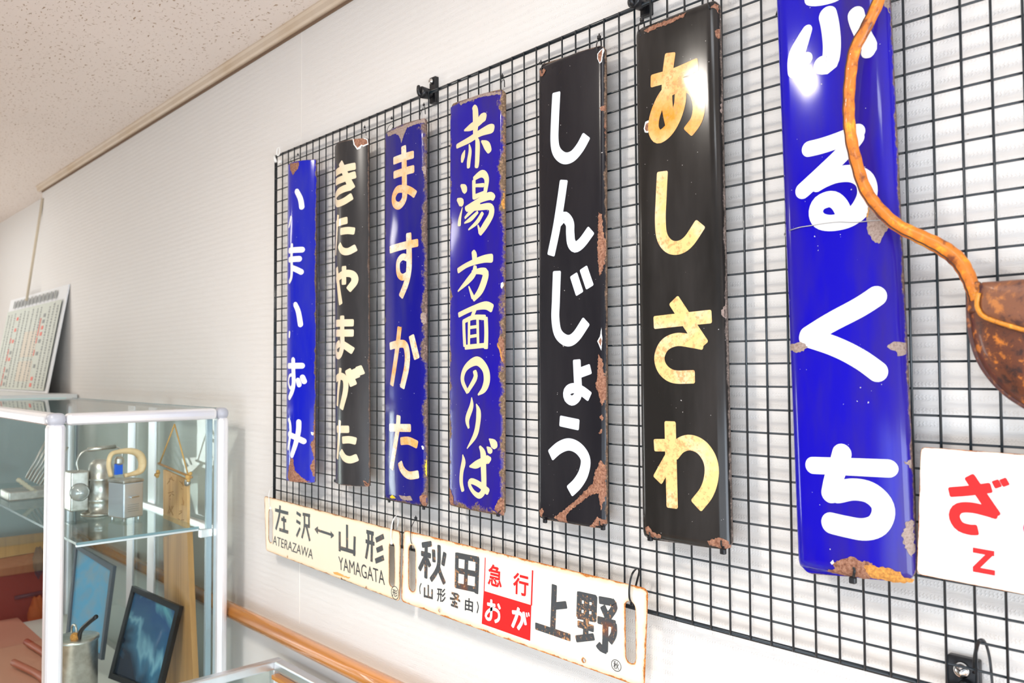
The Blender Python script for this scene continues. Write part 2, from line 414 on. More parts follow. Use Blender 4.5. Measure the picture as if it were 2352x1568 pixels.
# ceiling lamp at the left edge
cl = empty('ceiling_light', (-3.1, -.37, CZ), 'white recessed ceiling light at the far left', 'ceiling light')
link('frame', box(B(), (-3.75, -.52, CZ - .012), (-2.40, -.205, CZ - .001), .003), M_WHITE, cl)
link('diffuser', box(B(), (-3.72, -.49, CZ - .016), (-2.43, -.235, CZ - .012)), mat('lit diffuser', (.9, .93, .97), .5, emit=(.85, .93, 1), es=1.0), cl)

for lb, x, y, sx, sy in (('square white ceiling light in front of the signs', .64, -1.30, .10, .17), ('long white ceiling light added as fill over the left of the room', -2.75, -1.55, .58, .28), ('white ceiling light added as fill near the right of the signs', 1.75, -1.0, .26, .16), ('white ceiling light added as fill behind the viewer at the right', 2.3, -1.7, .31, .16)):
    o = empty('ceiling_light', (x, y, CZ), lb, 'ceiling light')
    for (a, b) in (((x - sx - .02, y - sy - .02), (x - sx, y + sy + .02)), ((x + sx, y - sy - .02), (x + sx + .02, y + sy + .02)), ((x - sx, y - sy - .02), (x + sx, y - sy)), ((x - sx, y + sy), (x + sx, y + sy + .02))):
        link('frame', box(B(), (a[0], a[1], CZ - .016), (b[0], b[1], CZ - .001), .002), M_WHITE, o)

# ------------------------------------------------------------------ wire panel
def gx(i): return i * G
def gz(j): return 1.6 - (j - 18.2718) * G
panel = empty('wire_mesh_panel', (gx(28), 0.0, gz(29.9)), 'large dark green wire grid panel that carries all the signs', 'wire panel')
XR = gx(60)
for i in range(0, 60):
    bm = B(); tube(bm, [(gx(i), 0, gz(.02)), (gx(i), 0, gz(30.02))], .00155, 6)
    link('vertical_wire', bm, M_WIRE, panel, True)
for j in range(1, 30):
    bm = B(); tube(bm, [(gx(-.5), .0029, gz(j)), (XR, .0029, gz(j))], .00155, 6)
    link('horizontal_wire', bm, M_WIRE, panel, True)
for a, b in [((-.5, .05), (60, .05)), ((-.5, 29.98), (60, 29.98)), ((-.5, .05), (-.5, 29.98))]:
    bm = B(); tube(bm, [(gx(a[0]), .0045, gz(a[1])), (gx(b[0]), .0045, gz(b[1]))], .0034, 10)
    link('frame_bar', bm, M_WIRE, panel, True)

# ------------------------------------------------------------------ signs
class Sign:
    """enamel plate given by four corner pixels; pressed / bowed cross-section"""
    def __init__(s, tl, tr, br, bl, base=.006, bow=.003, h=.006, rr=.008, rc=.006, width=None, endroll=True, thick=.0014):
        s.base, s.bow, s.h, s.rr, s.rc, s.endroll, s.thick = base, bow, h, rr, rc, endroll, thick
        f = lambda p: at(p[0], p[1], 1, -base)
        s.TL, s.TR, s.BR, s.BL = f(tl), f(tr), f(br), f(bl)
        if width:
            s.TL.x = s.TR.x - width; s.BL.x = s.BR.x - width
            s.TL.z = s.TR.z; s.BL.z = s.BR.z
        s.zt = (s.TL.z + s.TR.z) / 2; s.zb = (s.BL.z + s.BR.z) / 2
    def lr(s, z):
        t = (s.zt - z) / (s.zt - s.zb)
        return s.TL.x + (s.BL.x - s.TL.x) * t, s.TR.x + (s.BR.x - s.TR.x) * t
    def y(s, x, z):
        l, r = s.lr(z); hw = (r - l) / 2; dx = x - (l + r) / 2
        q = max(-1, min(1, dx / hw)); d = max(0, hw - abs(dx)); e = max(0, min(s.zt - z, z - s.zb))
        roll = lambda u: math.sqrt(max(0, 1 - (1 - min(1, u)) ** 2))
        k = roll(d / s.rr) * (roll(e / s.rr) if s.endroll else 1)
        return -(s.base + s.bow * (1 - q * q) + s.h * k)
    def hit(s, u, v):
        p = at(u, v, 1, -s.base - s.h - s.bow)
        for _ in range(12):
            q = at(u, v, 1, s.y(p.x, p.z)); p = p * .4 + q * .6
        return p
    def build(s, material, parent, nx=48):
        bm = B(); lay = bm.verts.layers.float.new('edge')
        L = s.zt - s.zb; ts = []
        for k in range(9): ts.append((s.rr * 1.01) * (1 - math.cos(k / 8 * R90)) / L)
        n = 26
        mid = [ts[-1] + (1 - 2 * ts[-1]) * k / n for k in range(1, n)]
        T = ts + mid + [1 - q for q in ts[::-1]]
        ss = []
        W = (s.TR.x - s.TL.x); a = min(.9, 2 * s.rr / W)
        for k in range(9): ss.append(-1 + a * (1 - math.cos(k / 8 * R90)))
        S_ = ss + [-1 + a + (2 - 2 * a) * k / nx for k in range(1, nx)] + [-q for q in ss[::-1]]
        rows = []
        for t in T:
            row = []
            for q in S_:
                zl = s.TL.z + (s.BL.z - s.TL.z) * t; zr = s.TR.z + (s.BR.z - s.TR.z) * t
                z = zl + (zr - zl) * (q + 1) / 2
                l, r = s.lr(z); e = min(t, 1 - t) * L
                ins = s.rc - math.sqrt(max(0, s.rc ** 2 - (s.rc - e) ** 2)) if e < s.rc else 0
                hw = (r - l) / 2 - ins; x = (l + r) / 2 + q * hw
                zc = max(s.zb, min(s.zt, z))
                v = bm.verts.new((x, s.y(x, zc), z)); v[lay] = min(hw * (1 - abs(q)), e); row.append(v)
            rows.append(row)
        for r0, r1 in zip(rows, rows[1:]):
            for k in range(len(r0) - 1): bm.faces.new((r0[k], r0[k + 1], r1[k + 1], r1[k]))
        g = bmesh.ops.extrude_face_region(bm, geom=bm.faces[:])
        vs = [v for v in g['geom'] if isinstance(v, bmesh.types.BMVert)]
        # the extruded copy is the front; push the ORIGINALS back for thickness
        new = set(vs)
        for v in bm.verts:
            if v not in new: v.co.y += s.thick
        bmesh.ops.recalc_face_normals(bm, faces=bm.faces)
        return link('plate', bm, material, parent, True)

def stroke(bm, S, org, pts, w, cap=.35, off=.0004, step=.0035, na=4, smooth=True):
    """painted stroke; pts in zoomed-crop pixels (x,y[,w mm]); lies on the surface of S"""
    ox, oy, sc = org
    P = []; ws = []
    for p in pts:
        q = S.hit(ox + p[0] / sc, oy + p[1] / sc); P.append(Vector((q.x, q.z))); ws.append((p[2] if len(p) > 2 else w) / 1000.0)
    Q = cat([Vector((p.x, p.y, wv)) for p, wv in zip(P, ws)], 10)
    # arc length resample
    cum = [0]
    for a, b in zip(Q, Q[1:]): cum.append(cum[-1] + (a.xy - b.xy).length)
    L = cum[-1]
    if L < 1e-5: return
    wend = ws[0] / 2
    r0 = min(cap * ws[0] / 2, L / 2); r1 = min(cap * ws[-1] / 2, L / 2)
    ds = set([0, L])
    n = max(2, int(L / step))
    for k in range(n + 1): ds.add(L * k / n)
    for k in range(1, 6):
        a = 1 - math.cos(k / 6 * R90)
        ds.add(r0 * a); ds.add(L - r1 * a)
    ds = sorted(ds); rows = []
    def sample(d):
        for i in range(len(cum) - 1):
            if cum[i + 1] >= d - 1e-9:
                f = (d - cum[i]) / max(1e-9, cum[i + 1] - cum[i]); return Q[i].lerp(Q[i + 1], min(1, max(0, f)))
        return Q[-1]
    for d in ds:
        c = sample(d); a = sample(max(0, d - .002)); b = sample(min(L, d + .002))
        t = (b.xy - a.xy); t = t.normalized() if t.length > 1e-9 else Vector((1, 0)); nn = Vector((-t.y, t.x))
        hw = c.z / 2
        if d < r0: hw -= r0 - math.sqrt(max(0, r0 * r0 - (r0 - d) ** 2))
        if L - d < r1: hw -= r1 - math.sqrt(max(0, r1 * r1 - (r1 - (L - d)) ** 2))
        hw = max(hw, .0002)
        row = []
        for k in range(na + 1):
            p = c.xy + nn * hw * (2 * k / na - 1)
            row.append(bm.verts.new((p.x, S.y(p.x, p.y) - off, p.y)))
        rows.append(row)
    for a, b in zip(rows, rows[1:]):
        for k in range(na): bm.faces.new((a[k], a[k + 1], b[k + 1], b[k]))
def char(S, parent, org, strokes, w, material, cap=.35, off=.0004, name='painted_character', na=4):
    bm = B()
    for i, st in enumerate(strokes):
        ww = w
        if isinstance(st, tuple): st, ww = st
        stroke(bm, S, org, st, ww, cap, off + i * .00004, na=na)
    for f in bm.faces:
        f.normal_update()
        if f.normal.y > 0: f.normal_flip()
    return link(name, bm, material, parent, True)
def patch(S, parent, org, poly, material, off=.0006, jag=.0012, name='rust_patch', keep=True):
    """irregular flat patch (rust, chipped enamel) following the plate surface"""
    ox, oy, sc = org
    P = [S.hit(ox + p[0] / sc, oy + p[1] / sc) for p in poly]; P = [Vector((p.x, p.z)) for p in P]
    Q = []
    for i, a in enumerate(P):
        b = P[(i + 1) % len(P)]; n = max(1, int((b - a).length / .0022)); t = (b - a); nn = Vector((-t.y, t.x)).normalized() if t.length > 0 else Vector((0, 0))
        for k in range(n):
            j = random.uniform(-jag, jag) if k else 0
            Q.append(a + t * k / n + nn * j)
    tris = tessellate_polygon([[Vector((p.x, p.y, 0)) for p in Q]])
    bm = B(); vs = [bm.verts.new((p.x, 0, p.y)) for p in Q]
    for tr in tris:
        try: bm.faces.new([vs[i] for i in tr])
        except ValueError: pass
    x0 = min(p.x for p in Q); x1 = max(p.x for p in Q); x = x0 + .0015
    while x < x1:
        bmesh.ops.bisect_plane(bm, geom=bm.verts[:] + bm.edges[:] + bm.faces[:], plane_co=(x, 0, 0), plane_no=(1, 0, 0)); x += .0025
    for f in (0.0, .25, .5, .75, 1):
        for zz in (S.zt - S.rr * f, S.zb + S.rr * f):
            bmesh.ops.bisect_plane(bm, geom=bm.verts[:] + bm.edges[:] + bm.faces[:], plane_co=(0, 0, zz), plane_no=(0, 0, 1))
    for v in bm.verts:
        l, r = S.lr(v.co.z)
        if keep:
            v.co.x = max(l + .0002, min(r - .0002, v.co.x)); v.co.z = max(S.zb + .0002, min(S.zt - .0002, v.co.z))
        v.co.y = S.y(v.co.x, v.co.z) - off
    for f in bm.faces:
        f.normal_update()
        if f.normal.y > 0: f.normal_flip()
    return link(name, bm, material, parent, False)

GRP = 'enamel station signs on the wire panel'
A_ = (640, 340, 4); B_ = (640, 720, 4); C_ = (860, 220, 5.985); D_ = (860, 940, 5.985); E_ = (1200, 100, 4); F_ = (1200, 492, 4)
H_ = (1200, 884, 4); I_ = (1764, 0, 4); J_ = (1764, 392, 4); K_ = (1764, 784, 4); L_ = (1764, 1080, 4)
M_ = (600, 1120, 6); N_ = (912, 1200, 6); O_ = (1200, 1300, 6); P_ = (600, 200, 5.2267); T_ = (1100, 0, 3.136)
def sign_root(S, label):
    return empty('station_sign', ((S.BL.x + S.BR.x) / 2, -.006, S.zb), label, 'sign', GRP)

# --- sign 1
S1 = Sign((667, 370), (727.5, 366), (724, 1108), (664, 1106), bow=.030, h=.001, rr=.004, rc=.003, width=.132, endroll=False)
r = sign_root(S1, 'narrow bright blue sign with round white hiragana at the left end of the panel'); S1.build(M_BLUE1, r)
for org, st in [(A_, [[(158, 378), (200, 465), (216, 565)], ([(118, 622), (100, 705), (92, 730)], 9)]),
                (A_, [[(92, 945), (243, 932)], [(92, 1028), (216, 1016)], ([(123, 873), (119, 1000), (121, 1100), (116, 1190), (96, 1240)], 11), [(118, 1095), (170, 1118), (230, 1148)]]),
                (B_, [[(145, -103), (180, -20), (205, 124)], ([(102, 158), (98, 225)], 9)]),
                (B_, [[(85, 480), (243, 478)], [(133, 400), (136, 540), (138, 640), (122, 720), (93, 787)], ([(128, 560), (100, 575), (92, 635), (110, 685), (136, 650)], 8), ([(172, 590), (197, 675)], 13), ([(212, 562), (245, 645)], 13)]),
                (B_, [([(90, 962), (106, 1010), (108, 1110), (86, 1255)], 10), [(88, 1100), (160, 1138), (256, 1182)], [(186, 970), (182, 1080), (155, 1200), (116, 1322)]])]:
    char(S1, r, org, st, 14, M_L1, 1.0)
patch(S1, r, P_, [(345, 925), (400, 905), (460, 900), (445, 975), (385, 1058), (352, 1000)], M_RUST)
patch(S1, r, B_, [(330, 960), (345, 1000), (345, 1420), (340, 1500), (318, 1495), (290, 1400), (330, 1335), (305, 1260), (290, 1200), (325, 1150), (320, 1060)], M_RUST)
patch(S1, r, B_, [(298, 1085), (325, 1092), (318, 1120), (303, 1110)], M_CHIP, .0008, .0003, 'enamel_chip')
patch(S1, r, B_, [(85, 1500), (110, 1325), (135, 1335), (150, 1440), (200, 1490), (250, 1530), (300, 1545), (240, 1548), (100, 1542)], M_RUST)

# --- sign 2
S2 = Sign((776, 333), (847, 317), (850, 1117), (777, 1110), bow=.029, h=.001, rr=.004, rc=.004, width=.137, endroll=False)
r = sign_root(S2, 'narrow faded black sign with cream hiragana, second from the left'); S2.build(M_BLK2, r)
for org, st in [(A_, [[(525, 235), (600, 190), (710, 165)], [(525, 318), (600, 280), (712, 243)], [(568, 130), (610, 230), (680, 375)], [(672, 355), (600, 375), (545, 410), (522, 462), (540, 510), (600, 490), (680, 440)]]),
                (A_, [[(530, 700), (635, 662)], ([(548, 613), (540, 700), (532, 850), (525, 985)], 11), [(568, 768), (635, 757), (702, 763)], [(556, 885), (585, 940), (640, 950), (716, 912)]]),
                (A_, [[(530, 1215), (580, 1165), (640, 1150), (690, 1170), (696, 1230), (640, 1305)], ([(601, 1083), (600, 1255)], 15), ([(535, 1095), (548, 1250), (572, 1437)], 15)]),
                (B_, [[(528, 90), (692, 84)], [(528, 180), (692, 178)], [(584, 18), (584, 180), (584, 300), (562, 380), (535, 375), (530, 310), (565, 270)], [(580, 275), (620, 300), (688, 345)]]),
                (B_, [[(530, 600), (575, 575), (612, 610), (612, 720), (575, 878)], ([(568, 498), (560, 600), (548, 720), (540, 850)], 11), ([(635, 512), (690, 662)], 18), ([(690, 508), (725, 592)], 14), ([(733, 482), (766, 562)], 14)]),
                (B_, [[(535, 1060), (650, 1062)], ([(563, 980), (556, 1100), (548, 1230), (540, 1335)], 12), [(585, 1162), (650, 1158), (716, 1172)], [(570, 1260), (605, 1322), (660, 1342), (729, 1318)]])]:
    char(S2, r, org, st, 16, M_L2, .4)
patch(S2, r, P_, [(1098, 602), (1150, 596), (1200, 600), (1280, 622), (1292, 690), (1225, 715), (1210, 700), (1195, 735), (1155, 750), (1112, 692)], M_CHIP, .0006, .0004, 'enamel_chip')
patch(S2, r, P_, [(1112, 612), (1150, 604), (1200, 606), (1270, 632), (1280, 680), (1225, 700), (1205, 690), (1160, 735), (1125, 690)], M_RUST, .0009, .0004)
patch(S2, r, B_, [(775, 1532), (800, 1540), (835, 1568), (830, 1585), (800, 1590), (790, 1560)], M_RUST)

# --- sign 3
S3 = Sign((887, 304), (980, 271), (982.5, 1163), (886.5, 1143), bow=.009, h=.006, rr=.013, rc=.006)
r = sign_root(S3, 'navy blue sign with orange-stained cream hiragana and a rusted right edge'); S3.build(M_BLUE3, r)
for org, st in [(C_, [([(402, 686), (410, 900), (414, 1240), (412, 1410), (345, 1508), (278, 1480), (268, 1385), (320, 1290), (420, 1280), (500, 1308), (568, 1360)], 16), [(262, 898), (545, 805)], [(265, 1092), (551, 1003)]]),
                (A_, [[(1022, 935), (1284, 868)], ([(1196, 778), (1200, 1000), (1196, 1130), (1170, 1250), (1122, 1370)], 16), ([(1195, 1015), (1140, 1000), (1100, 1050), (1103, 1150), (1140, 1186), (1190, 1160)], 14)]),
                (B_, [([(1113, 120), (1095, 280), (1072, 450), (1040, 662)], 15), [(1022, 300), (1100, 280), (1160, 285), (1183, 370), (1176, 500), (1135, 685)], [(1220, 198), (1272, 417)]]),
                (B_, [([(1103, 933), (1095, 1050), (1070, 1220), (1037, 1430)], 15), [(1018, 1046), (1217, 1050)], [(1120, 1172), (1195, 1168), (1279, 1205)], [(1114, 1362), (1140, 1435), (1200, 1485), (1290, 1475)]])]:
    char(S3, r, org, st, 16, M_L3, .4)
patch(S3, r, C_, [(175, 510), (350, 430), (600, 335), (700, 303), (712, 375), (630, 375), (560, 400), (450, 440), (400, 560), (372, 650), (345, 560), (300, 520), (190, 560)], M_RUST2, .0006, .001)
patch(S3, r, D_, [(340, 1175), (420, 1185), (500, 1190), (525, 1252), (450, 1250), (370, 1230)], M_RUST2)
patch(S3, r, D_, [(620, 1205), (660, 1170), (725, 1180), (722, 1330), (660, 1310)], M_RUST)
patch(S3, r, D_, [(705, 760), (722, 600), (740, 560), (745, 620), (742, 850), (720, 930), (705, 880)], M_YEL, .0007, .0008, 'paint_residue')
patch(S3, r, D_, [(215, 1195), (255, 1175), (300, 1222), (225, 1218)], M_YEL, .0007, .0008, 'paint_residue')
patch(S3, r, (640, 720, 4), [(1310, 0), (1335, -10), (1360, 0), (1360, 90), (1325, 100), (1308, 50)], M_RUST2)
patch(S3, r, C_, [(655, 980), (690, 960), (735, 1000), (735, 1100), (690, 1080), (665, 1030)], M_RUST2)
patch(S3, r, B_, [(1312, 1215), (1325, 1212), (1338, 1225), (1335, 1250), (1322, 1245), (1318, 1228)], M_CHIP, .0007, .0004, 'enamel_chip')

# --- sign 4
S4 = Sign((1037, 240), (1161.5, 205), (1160, 1185), (1035, 1159), bow=.006, h=.006, rr=.008, rc=.008)
r = sign_root(S4, 'violet blue sign with cream brush-written boarding place lettering'); S4.build(M_BLUE4, r)
st = [[(1358, 145, 9), (1388, 200, 15), (1393, 400, 15), (1383, 560, 10)], [(1235, 478, 3), (1330, 430, 14), (1430, 365, 15), (1490, 300, 18), (1540, 300, 15)],
      [(1128, 700, 9), (1300, 610, 12), (1450, 515, 13), (1590, 455, 18), (1650, 455, 14)], [(1395, 575, 5), (1420, 650, 12), (1415, 900, 12), (1404, 995, 10)],
      [(1305, 665, 3), (1318, 760, 9), (1300, 900, 11), (1295, 998, 9)], [(1248, 745, 2), (1222, 830, 12), (1205, 920, 6)], [(1472, 620, 3), (1545, 680, 16), (1592, 778, 11)]]
char(S4, r, C_, st, 12, M_L4, .7)
st = [[(1795, 290, 10), (1795, 390, 9), (1797, 470, 9)], [(1790, 285, 8), (1870, 235, 14), (1912, 280, 12), (1903, 380, 10), (1890, 445, 8)], [(1800, 345, 6), (1890, 340, 8)],
      [(1790, 455, 10), (1895, 410, 8)], [(1715, 560, 9), (1830, 490, 10), (1940, 440, 15), (1985, 465, 10)], [(1725, 570, 7), (1850, 545, 11), (1945, 540, 13), (1955, 610, 13), (1900, 710, 14), (1845, 792, 11)],
      [(1832, 705, 3), (1855, 780, 9)], [(1835, 585, 6), (1770, 650, 9), (1708, 690, 3)], [(1880, 590, 8), (1825, 680, 9), (1745, 752, 3)], [(1850, 500, 10), (1790, 560, 10), (1712, 645, 5)],
      [(1675, 340, 4), (1708, 372, 16), (1722, 412, 9)], [(1642, 470, 5), (1680, 500, 17), (1692, 532, 6)], [(1692, 545, 2), (1668, 650, 9), (1662, 718, 11)]]
char(S4, r, A_, st, 11, M_L4, .6)
st = [[(1785, 942, 9), (1800, 985, 14), (1800, 1045, 11)], [(1645, 1130, 11), (1740, 1070, 10), (1880, 1020, 14), (1972, 1010, 17)], [(1808, 1078, 9), (1795, 1150, 13), (1740, 1220, 12), (1648, 1317, 3)],
      [(1775, 1140, 7), (1870, 1130, 13), (1905, 1160, 15), (1860, 1300, 15), (1788, 1398, 8)], [(1748, 1268, 3), (1790, 1380, 10)]]
char(S4, r, A_, st, 12, M_L4, .6)
st = [[(1652, 15, 10), (1780, -45, 10), (1900, -75, 15), (1970, -45, 16)], [(1808, -45, 9), (1775, 40, 9)], [(1702, 60, 9), (1706, 190, 9), (1712, 305, 9)], [(1695, 75, 8), (1790, 35, 9), (1905, 35, 10)],
      [(1905, 30, 10), (1910, 180, 10), (1905, 325, 11)], [(1712, 310, 9), (1910, 290, 9)], [(1752, 60, 7), (1750, 300, 7)], [(1830, 50, 7), (1835, 290, 7)], [(1760, 128, 6), (1830, 118, 6)], [(1758, 212, 6), (1830, 200, 6)]]
char(S4, r, B_, st, 9, M_L4, .5)
char(S4, r, B_, [[(1800, 520, 10), (1808, 590, 11), (1735, 722, 8)], [(1740, 730, 8), (1690, 610, 11), (1720, 500, 12), (1820, 435, 17), (1895, 500, 16), (1915, 600, 16), (1890, 690, 13), (1832, 748, 3)]], 12, M_L4, .6)
char(S4, r, B_, [[(1775, 768, 2), (1773, 850, 11), (1735, 970, 12), (1748, 1055, 5)], [(1817, 828, 2), (1838, 900, 12), (1832, 1010, 12), (1805, 1120, 11), (1732, 1240, 2)]], 11, M_L4, .6)
st = [[(1215, 618, 2), (1228, 720, 12), (1202, 850, 11), (1195, 1000, 11), (1220, 1128, 10)], [(1308, 785, 3), (1400, 760, 14), (1500, 705, 13), (1560, 690, 16), (1592, 720, 14)],
      [(1448, 502, 5), (1495, 600, 14), (1500, 750, 14), (1507, 1000, 13), (1500, 1120, 12), (1440, 1185, 11), (1360, 1130, 9), (1308, 1030, 9), (1340, 985, 11), (1450, 1035, 12), (1575, 1140, 14)],
      [(1578, 402, 2), (1640, 470, 17), (1668, 538, 10)], [(1547, 512, 2), (1590, 565, 13), (1606, 606, 6)]]
char(S4, r, D_, st, 12, M_L4, .6)
patch(S4, r, D_, [(1700, 1250), (1740, 1205), (1785, 1250), (1790, 1455), (1710, 1430), (1650, 1370)], M_RUST)
patch(S4, r, B_, [(2030, 210), (2050, 208), (2083, 240), (2083, 500), (2055, 440), (2030, 340), (2008, 285)], M_RUST)
patch(S4, r, B_, [(2008, 285), (2030, 340), (2055, 440), (2065, 440), (2040, 320), (2018, 275)], M_ORUST, .0008, .0004)
patch(S4, r, D_, [(1035, 1060), (1060, 1130), (1090, 1210), (1100, 1318), (1050, 1308), (1037, 1250)], M_RUST)
patch(S4, r, C_, [(1780, 530), (1808, 560), (1808, 900), (1790, 880), (1775, 720)], M_RUST)
patch(S4, r, C_, [(1790, 1240), (1810, 1260), (1810, 1560), (1765, 1550), (1745, 1470), (1770, 1420)], M_ORUST)
patch(S4, r, C_, [(1180, 75), (1300, 30), (1500, -30), (1740, -60), (1740, -20), (1500, 10), (1300, 75), (1190, 130)], M_RUST2, .0006, .001)
patch(S4, r, A_, [(2045, 1240), (2062, 1230), (2072, 1265), (2055, 1292), (2042, 1275)], M_CHIP, .0007, .0004, 'enamel_chip')

# --- sign 5
S5 = Sign((1241, 150), (1393, 104), (1396, 1214), (1241, 1191), bow=.003, h=.007, rr=.0085, rc=.010)
r = sign_root(S5, 'glossy black sign with cool white hiragana and a long rusted streak on its right edge'); S5.build(M_BLK5, r)
char(S5, r, E_, [[(313, 446), (300, 700), (296, 900), (320, 1000), (385, 1053), (460, 1035), (530, 955), (592, 842)]], 19.5, M_L5, .3)
char(S5, r, F_, [[(382, -316), (345, -60), (310, 150), (262, 380)], [(330, 75), (385, 25), (435, 80), (440, 170), (450, 260), (488, 300), (550, 258), (635, 142)]], 18.5, M_L5, .3)
char(S5, r, F_, [[(318, 520), (308, 800), (304, 960), (330, 1095), (410, 1160), (490, 1125), (590, 978)], ([(470, 552), (528, 732)], 17), ([(560, 490), (622, 672)], 17)], 19, M_L5, .3)
char(S5, r, H_, [[(500, -235), (508, -60), (514, 60), (500, 115), (455, 143), (412, 110), (415, 55), (465, 28), (540, 50), (622, 110)], [(510, -105), (630, -150)]], 16.5, M_L5, .3)
char(S5, r, H_, [([(343, 328), (523, 366)], 18), [(256, 648), (340, 575), (430, 545), (520, 585), (580, 680), (565, 800), (510, 900), (432, 978)]], 20, M_L5, .3)
patch(S5, r, F_, [(700, -20), (735, 0), (750, 200), (785, 240), (782, 330), (740, 520), (712, 565), (700, 480), (690, 330), (697, 200)], M_RUST)
patch(S5, r, F_, [(728, 1038), (736, 1150), (728, 1252), (690, 1165), (715, 1120)], M_CHIP, .0007, .0003, 'enamel_chip')
patch(S5, r, F_, [(722, 1130), (732, 1160), (724, 1215), (702, 1170)], M_RUST, .001, .0003)
patch(S5, r, H_, [(700, -285), (740, -230), (745, -130), (785, 0), (778, 120), (730, 192), (705, 100), (672, -10), (690, -60)], M_RUST)
patch(S5, r, H_, [(710, 290), (735, 268), (748, 300), (730, 332)], M_RUST)
patch(S5, r, H_, [(700, 440), (735, 402), (732, 440), (712, 450)], M_RUST)
patch(S5, r, H_, [(720, 688), (782, 735), (782, 990), (760, 1050), (722, 1152), (700, 990), (610, 1020), (525, 1090), (440, 1150), (405, 1200), (420, 1262), (340, 1250), (290, 1212), (370, 1160), (480, 1070), (560, 985), (650, 900), (672, 790)], M_RUST)
patch(S5, r, H_, [(622, 1302), (650, 1262), (690, 1205), (718, 1225), (786, 1235), (790, 1272), (700, 1288), (660, 1310)], M_RUST)
patch(S5, r, H_, [(158, 1150), (185, 1130), (200, 1165), (185, 1215), (168, 1205)], M_RUST)
patch(S5, r, E_, [(745, 572), (778, 565), (780, 620), (725, 620), (710, 595)], M_RUST)
patch(S5, r, E_, [(690, 95), (745, 42), (755, 60), (730, 170), (712, 186), (690, 140)], M_CHIP, .0007, .0003, 'enamel_chip')
patch(S5, r, E_, [(698, 100), (742, 52), (725, 160), (712, 176), (698, 140)], M_RUST, .001, .0003)
patch(S5, r, E_, [(158, 255), (200, 228), (215, 240), (190, 300), (165, 300)], M_RUST)
patch(S5, r, E_, [(760, 700), (780, 690), (780, 960), (768, 930), (755, 820)], M_RUST)

# --- sign 6
S6 = Sign((1465, 68), (1655, 1), (1683.5, 1262), (1481, 1236), bow=.003, h=.012, rr=.014, rc=.010)
r = sign_root(S6, 'wide brownish black sign with large amber-stained hiragana'); S6.build(M_BLK6, r)
char(S6, r, E_, [([(1360, 84), (1338, 250), (1328, 420), (1335, 600), (1375, 790)], 19), [(1180, 348), (1390, 285), (1615, 190)],
                 ([(1455, 440), (1445, 560), (1400, 700), (1330, 810), (1250, 855), (1205, 780), (1225, 640), (1300, 480), (1400, 400), (1500, 378), (1585, 430), (1622, 560), (1600, 700), (1518, 818)], 20)], 19, M_L6A, .3)
char(S6, r, F_, [[(1287, -395), (1275, -150), (1268, 60), (1285, 210), (1350, 295), (1440, 305), (1530, 245), (1640, 82)]], 20, M_L6, .3)
char(S6, r, F_, [[(1207, 995), (1740, 938)], ([(1388, 785), (1665, 1208)], 20), [(1668, 1185), (1560, 1165), (1420, 1150), (1310, 1200), (1260, 1310), (1290, 1420), (1390, 1490), (1586, 1492)]], 19, M_L6, .3)
char(S6, r, H_, [([(1357, 332), (1366, 700), (1377, 1131)], 20), ([(1210, 552), (1400, 552)], 18), ([(1240, 875), (1385, 620)], 19), [(1378, 640), (1450, 555), (1545, 528), (1650, 575), (1725, 690), (1738, 830), (1695, 980), (1595, 1112)]], 22, M_L6, .3)
patch(S6, r, F_, [(1828, 880), (1895, 798), (1912, 850), (1912, 975), (1860, 950), (1830, 920)], M_RUST2)
patch(S6, r, E_, [(1818, 562), (1848, 542), (1854, 640), (1830, 640)], M_RUST2)
patch(S6, r, T_, [(1190, 220), (1250, 185), (1400, 132), (1495, 92), (1480, 120), (1380, 170), (1300, 195), (1215, 235)], M_RUST)
patch(S6, r, T_, [(1700, 225), (1748, 210), (1752, 270), (1725, 280), (1705, 250)], M_RUST)
patch(S6, r, T_, [(1670, 60), (1700, 25), (1730, 40), (1735, 100), (1700, 60)], M_RUST)
patch(S6, r, H_, [(1132, 1305), (1160, 1292), (1200, 1352), (1276, 1380), (1270, 1408), (1190, 1395), (1140, 1362)], M_RUST)
patch(S6, r, H_, [(1700, 1430), (1815, 1400), (1900, 1438), (1920, 1490), (1860, 1506), (1720, 1472)], M_RUST)
patch(S6, r, E_, [(1115, 780), (1130, 720), (1160, 705), (1165, 780), (1155, 820), (1125, 815)], M_CHIP, .0003, .0003, 'enamel_chip')
patch(S6, r, E_, [(1125, 780), (1138, 735), (1160, 725), (1160, 800), (1140, 808)], M_RUST, .00038, .0003)

# --- sign 7
S7 = Sign((1783, -113), (2036, -190), (2110, 1336), (1838, 1312), bow=.004, h=.016, rr=.019, rc=.016)
r = sign_root(S7, 'widest bright blue sign with bold white hiragana behind the leather strap'); S7.build(M_BLUE7, r)
char(S7, r, I_, [([(345, -40), (440, -22), (560, -40), (700, -90)], 21), ([(385, 228, 11), (320, 370, 19), (262, 520, 24), (240, 720, 17)], 20), ([(240, 690), (300, 600), (400, 492)], 17),
                 ([(530, 68), (570, 230), (588, 420), (570, 570), (520, 600), (430, 575)], 23), ([(800, 65, 20), (820, 180, 20), (880, 330, 19), (930, 440, 18), (880, 532, 14)], 20)], 21, M_L7, 1.0)
char(S7, r, J_, [([(312, -185), (500, -230), (700, -300), (892, -390)], 20), ([(860, -370), (700, -170), (480, 40), (265, 235)], 21),
                 ([(712, 470, 16), (690, 370, 20), (640, 290, 20), (570, 260, 20), (475, 300, 20), (440, 385, 19), (480, 460, 20), (590, 480, 20), (740, 440, 22), (850, 350, 24), (912, 215, 24), (890, 90, 23), (790, 30, 21), (650, 35, 20), (520, 90, 18), (400, 170, 16)], 20)], 21, M_L7, 1.0)
char(S7, r, K_, [[(1078, -470), (850, -320), (560, -165), (300, -5)], [(290, -60), (600, 40), (850, 165), (1085, 335)]], 24.5, M_L7, 1.0)
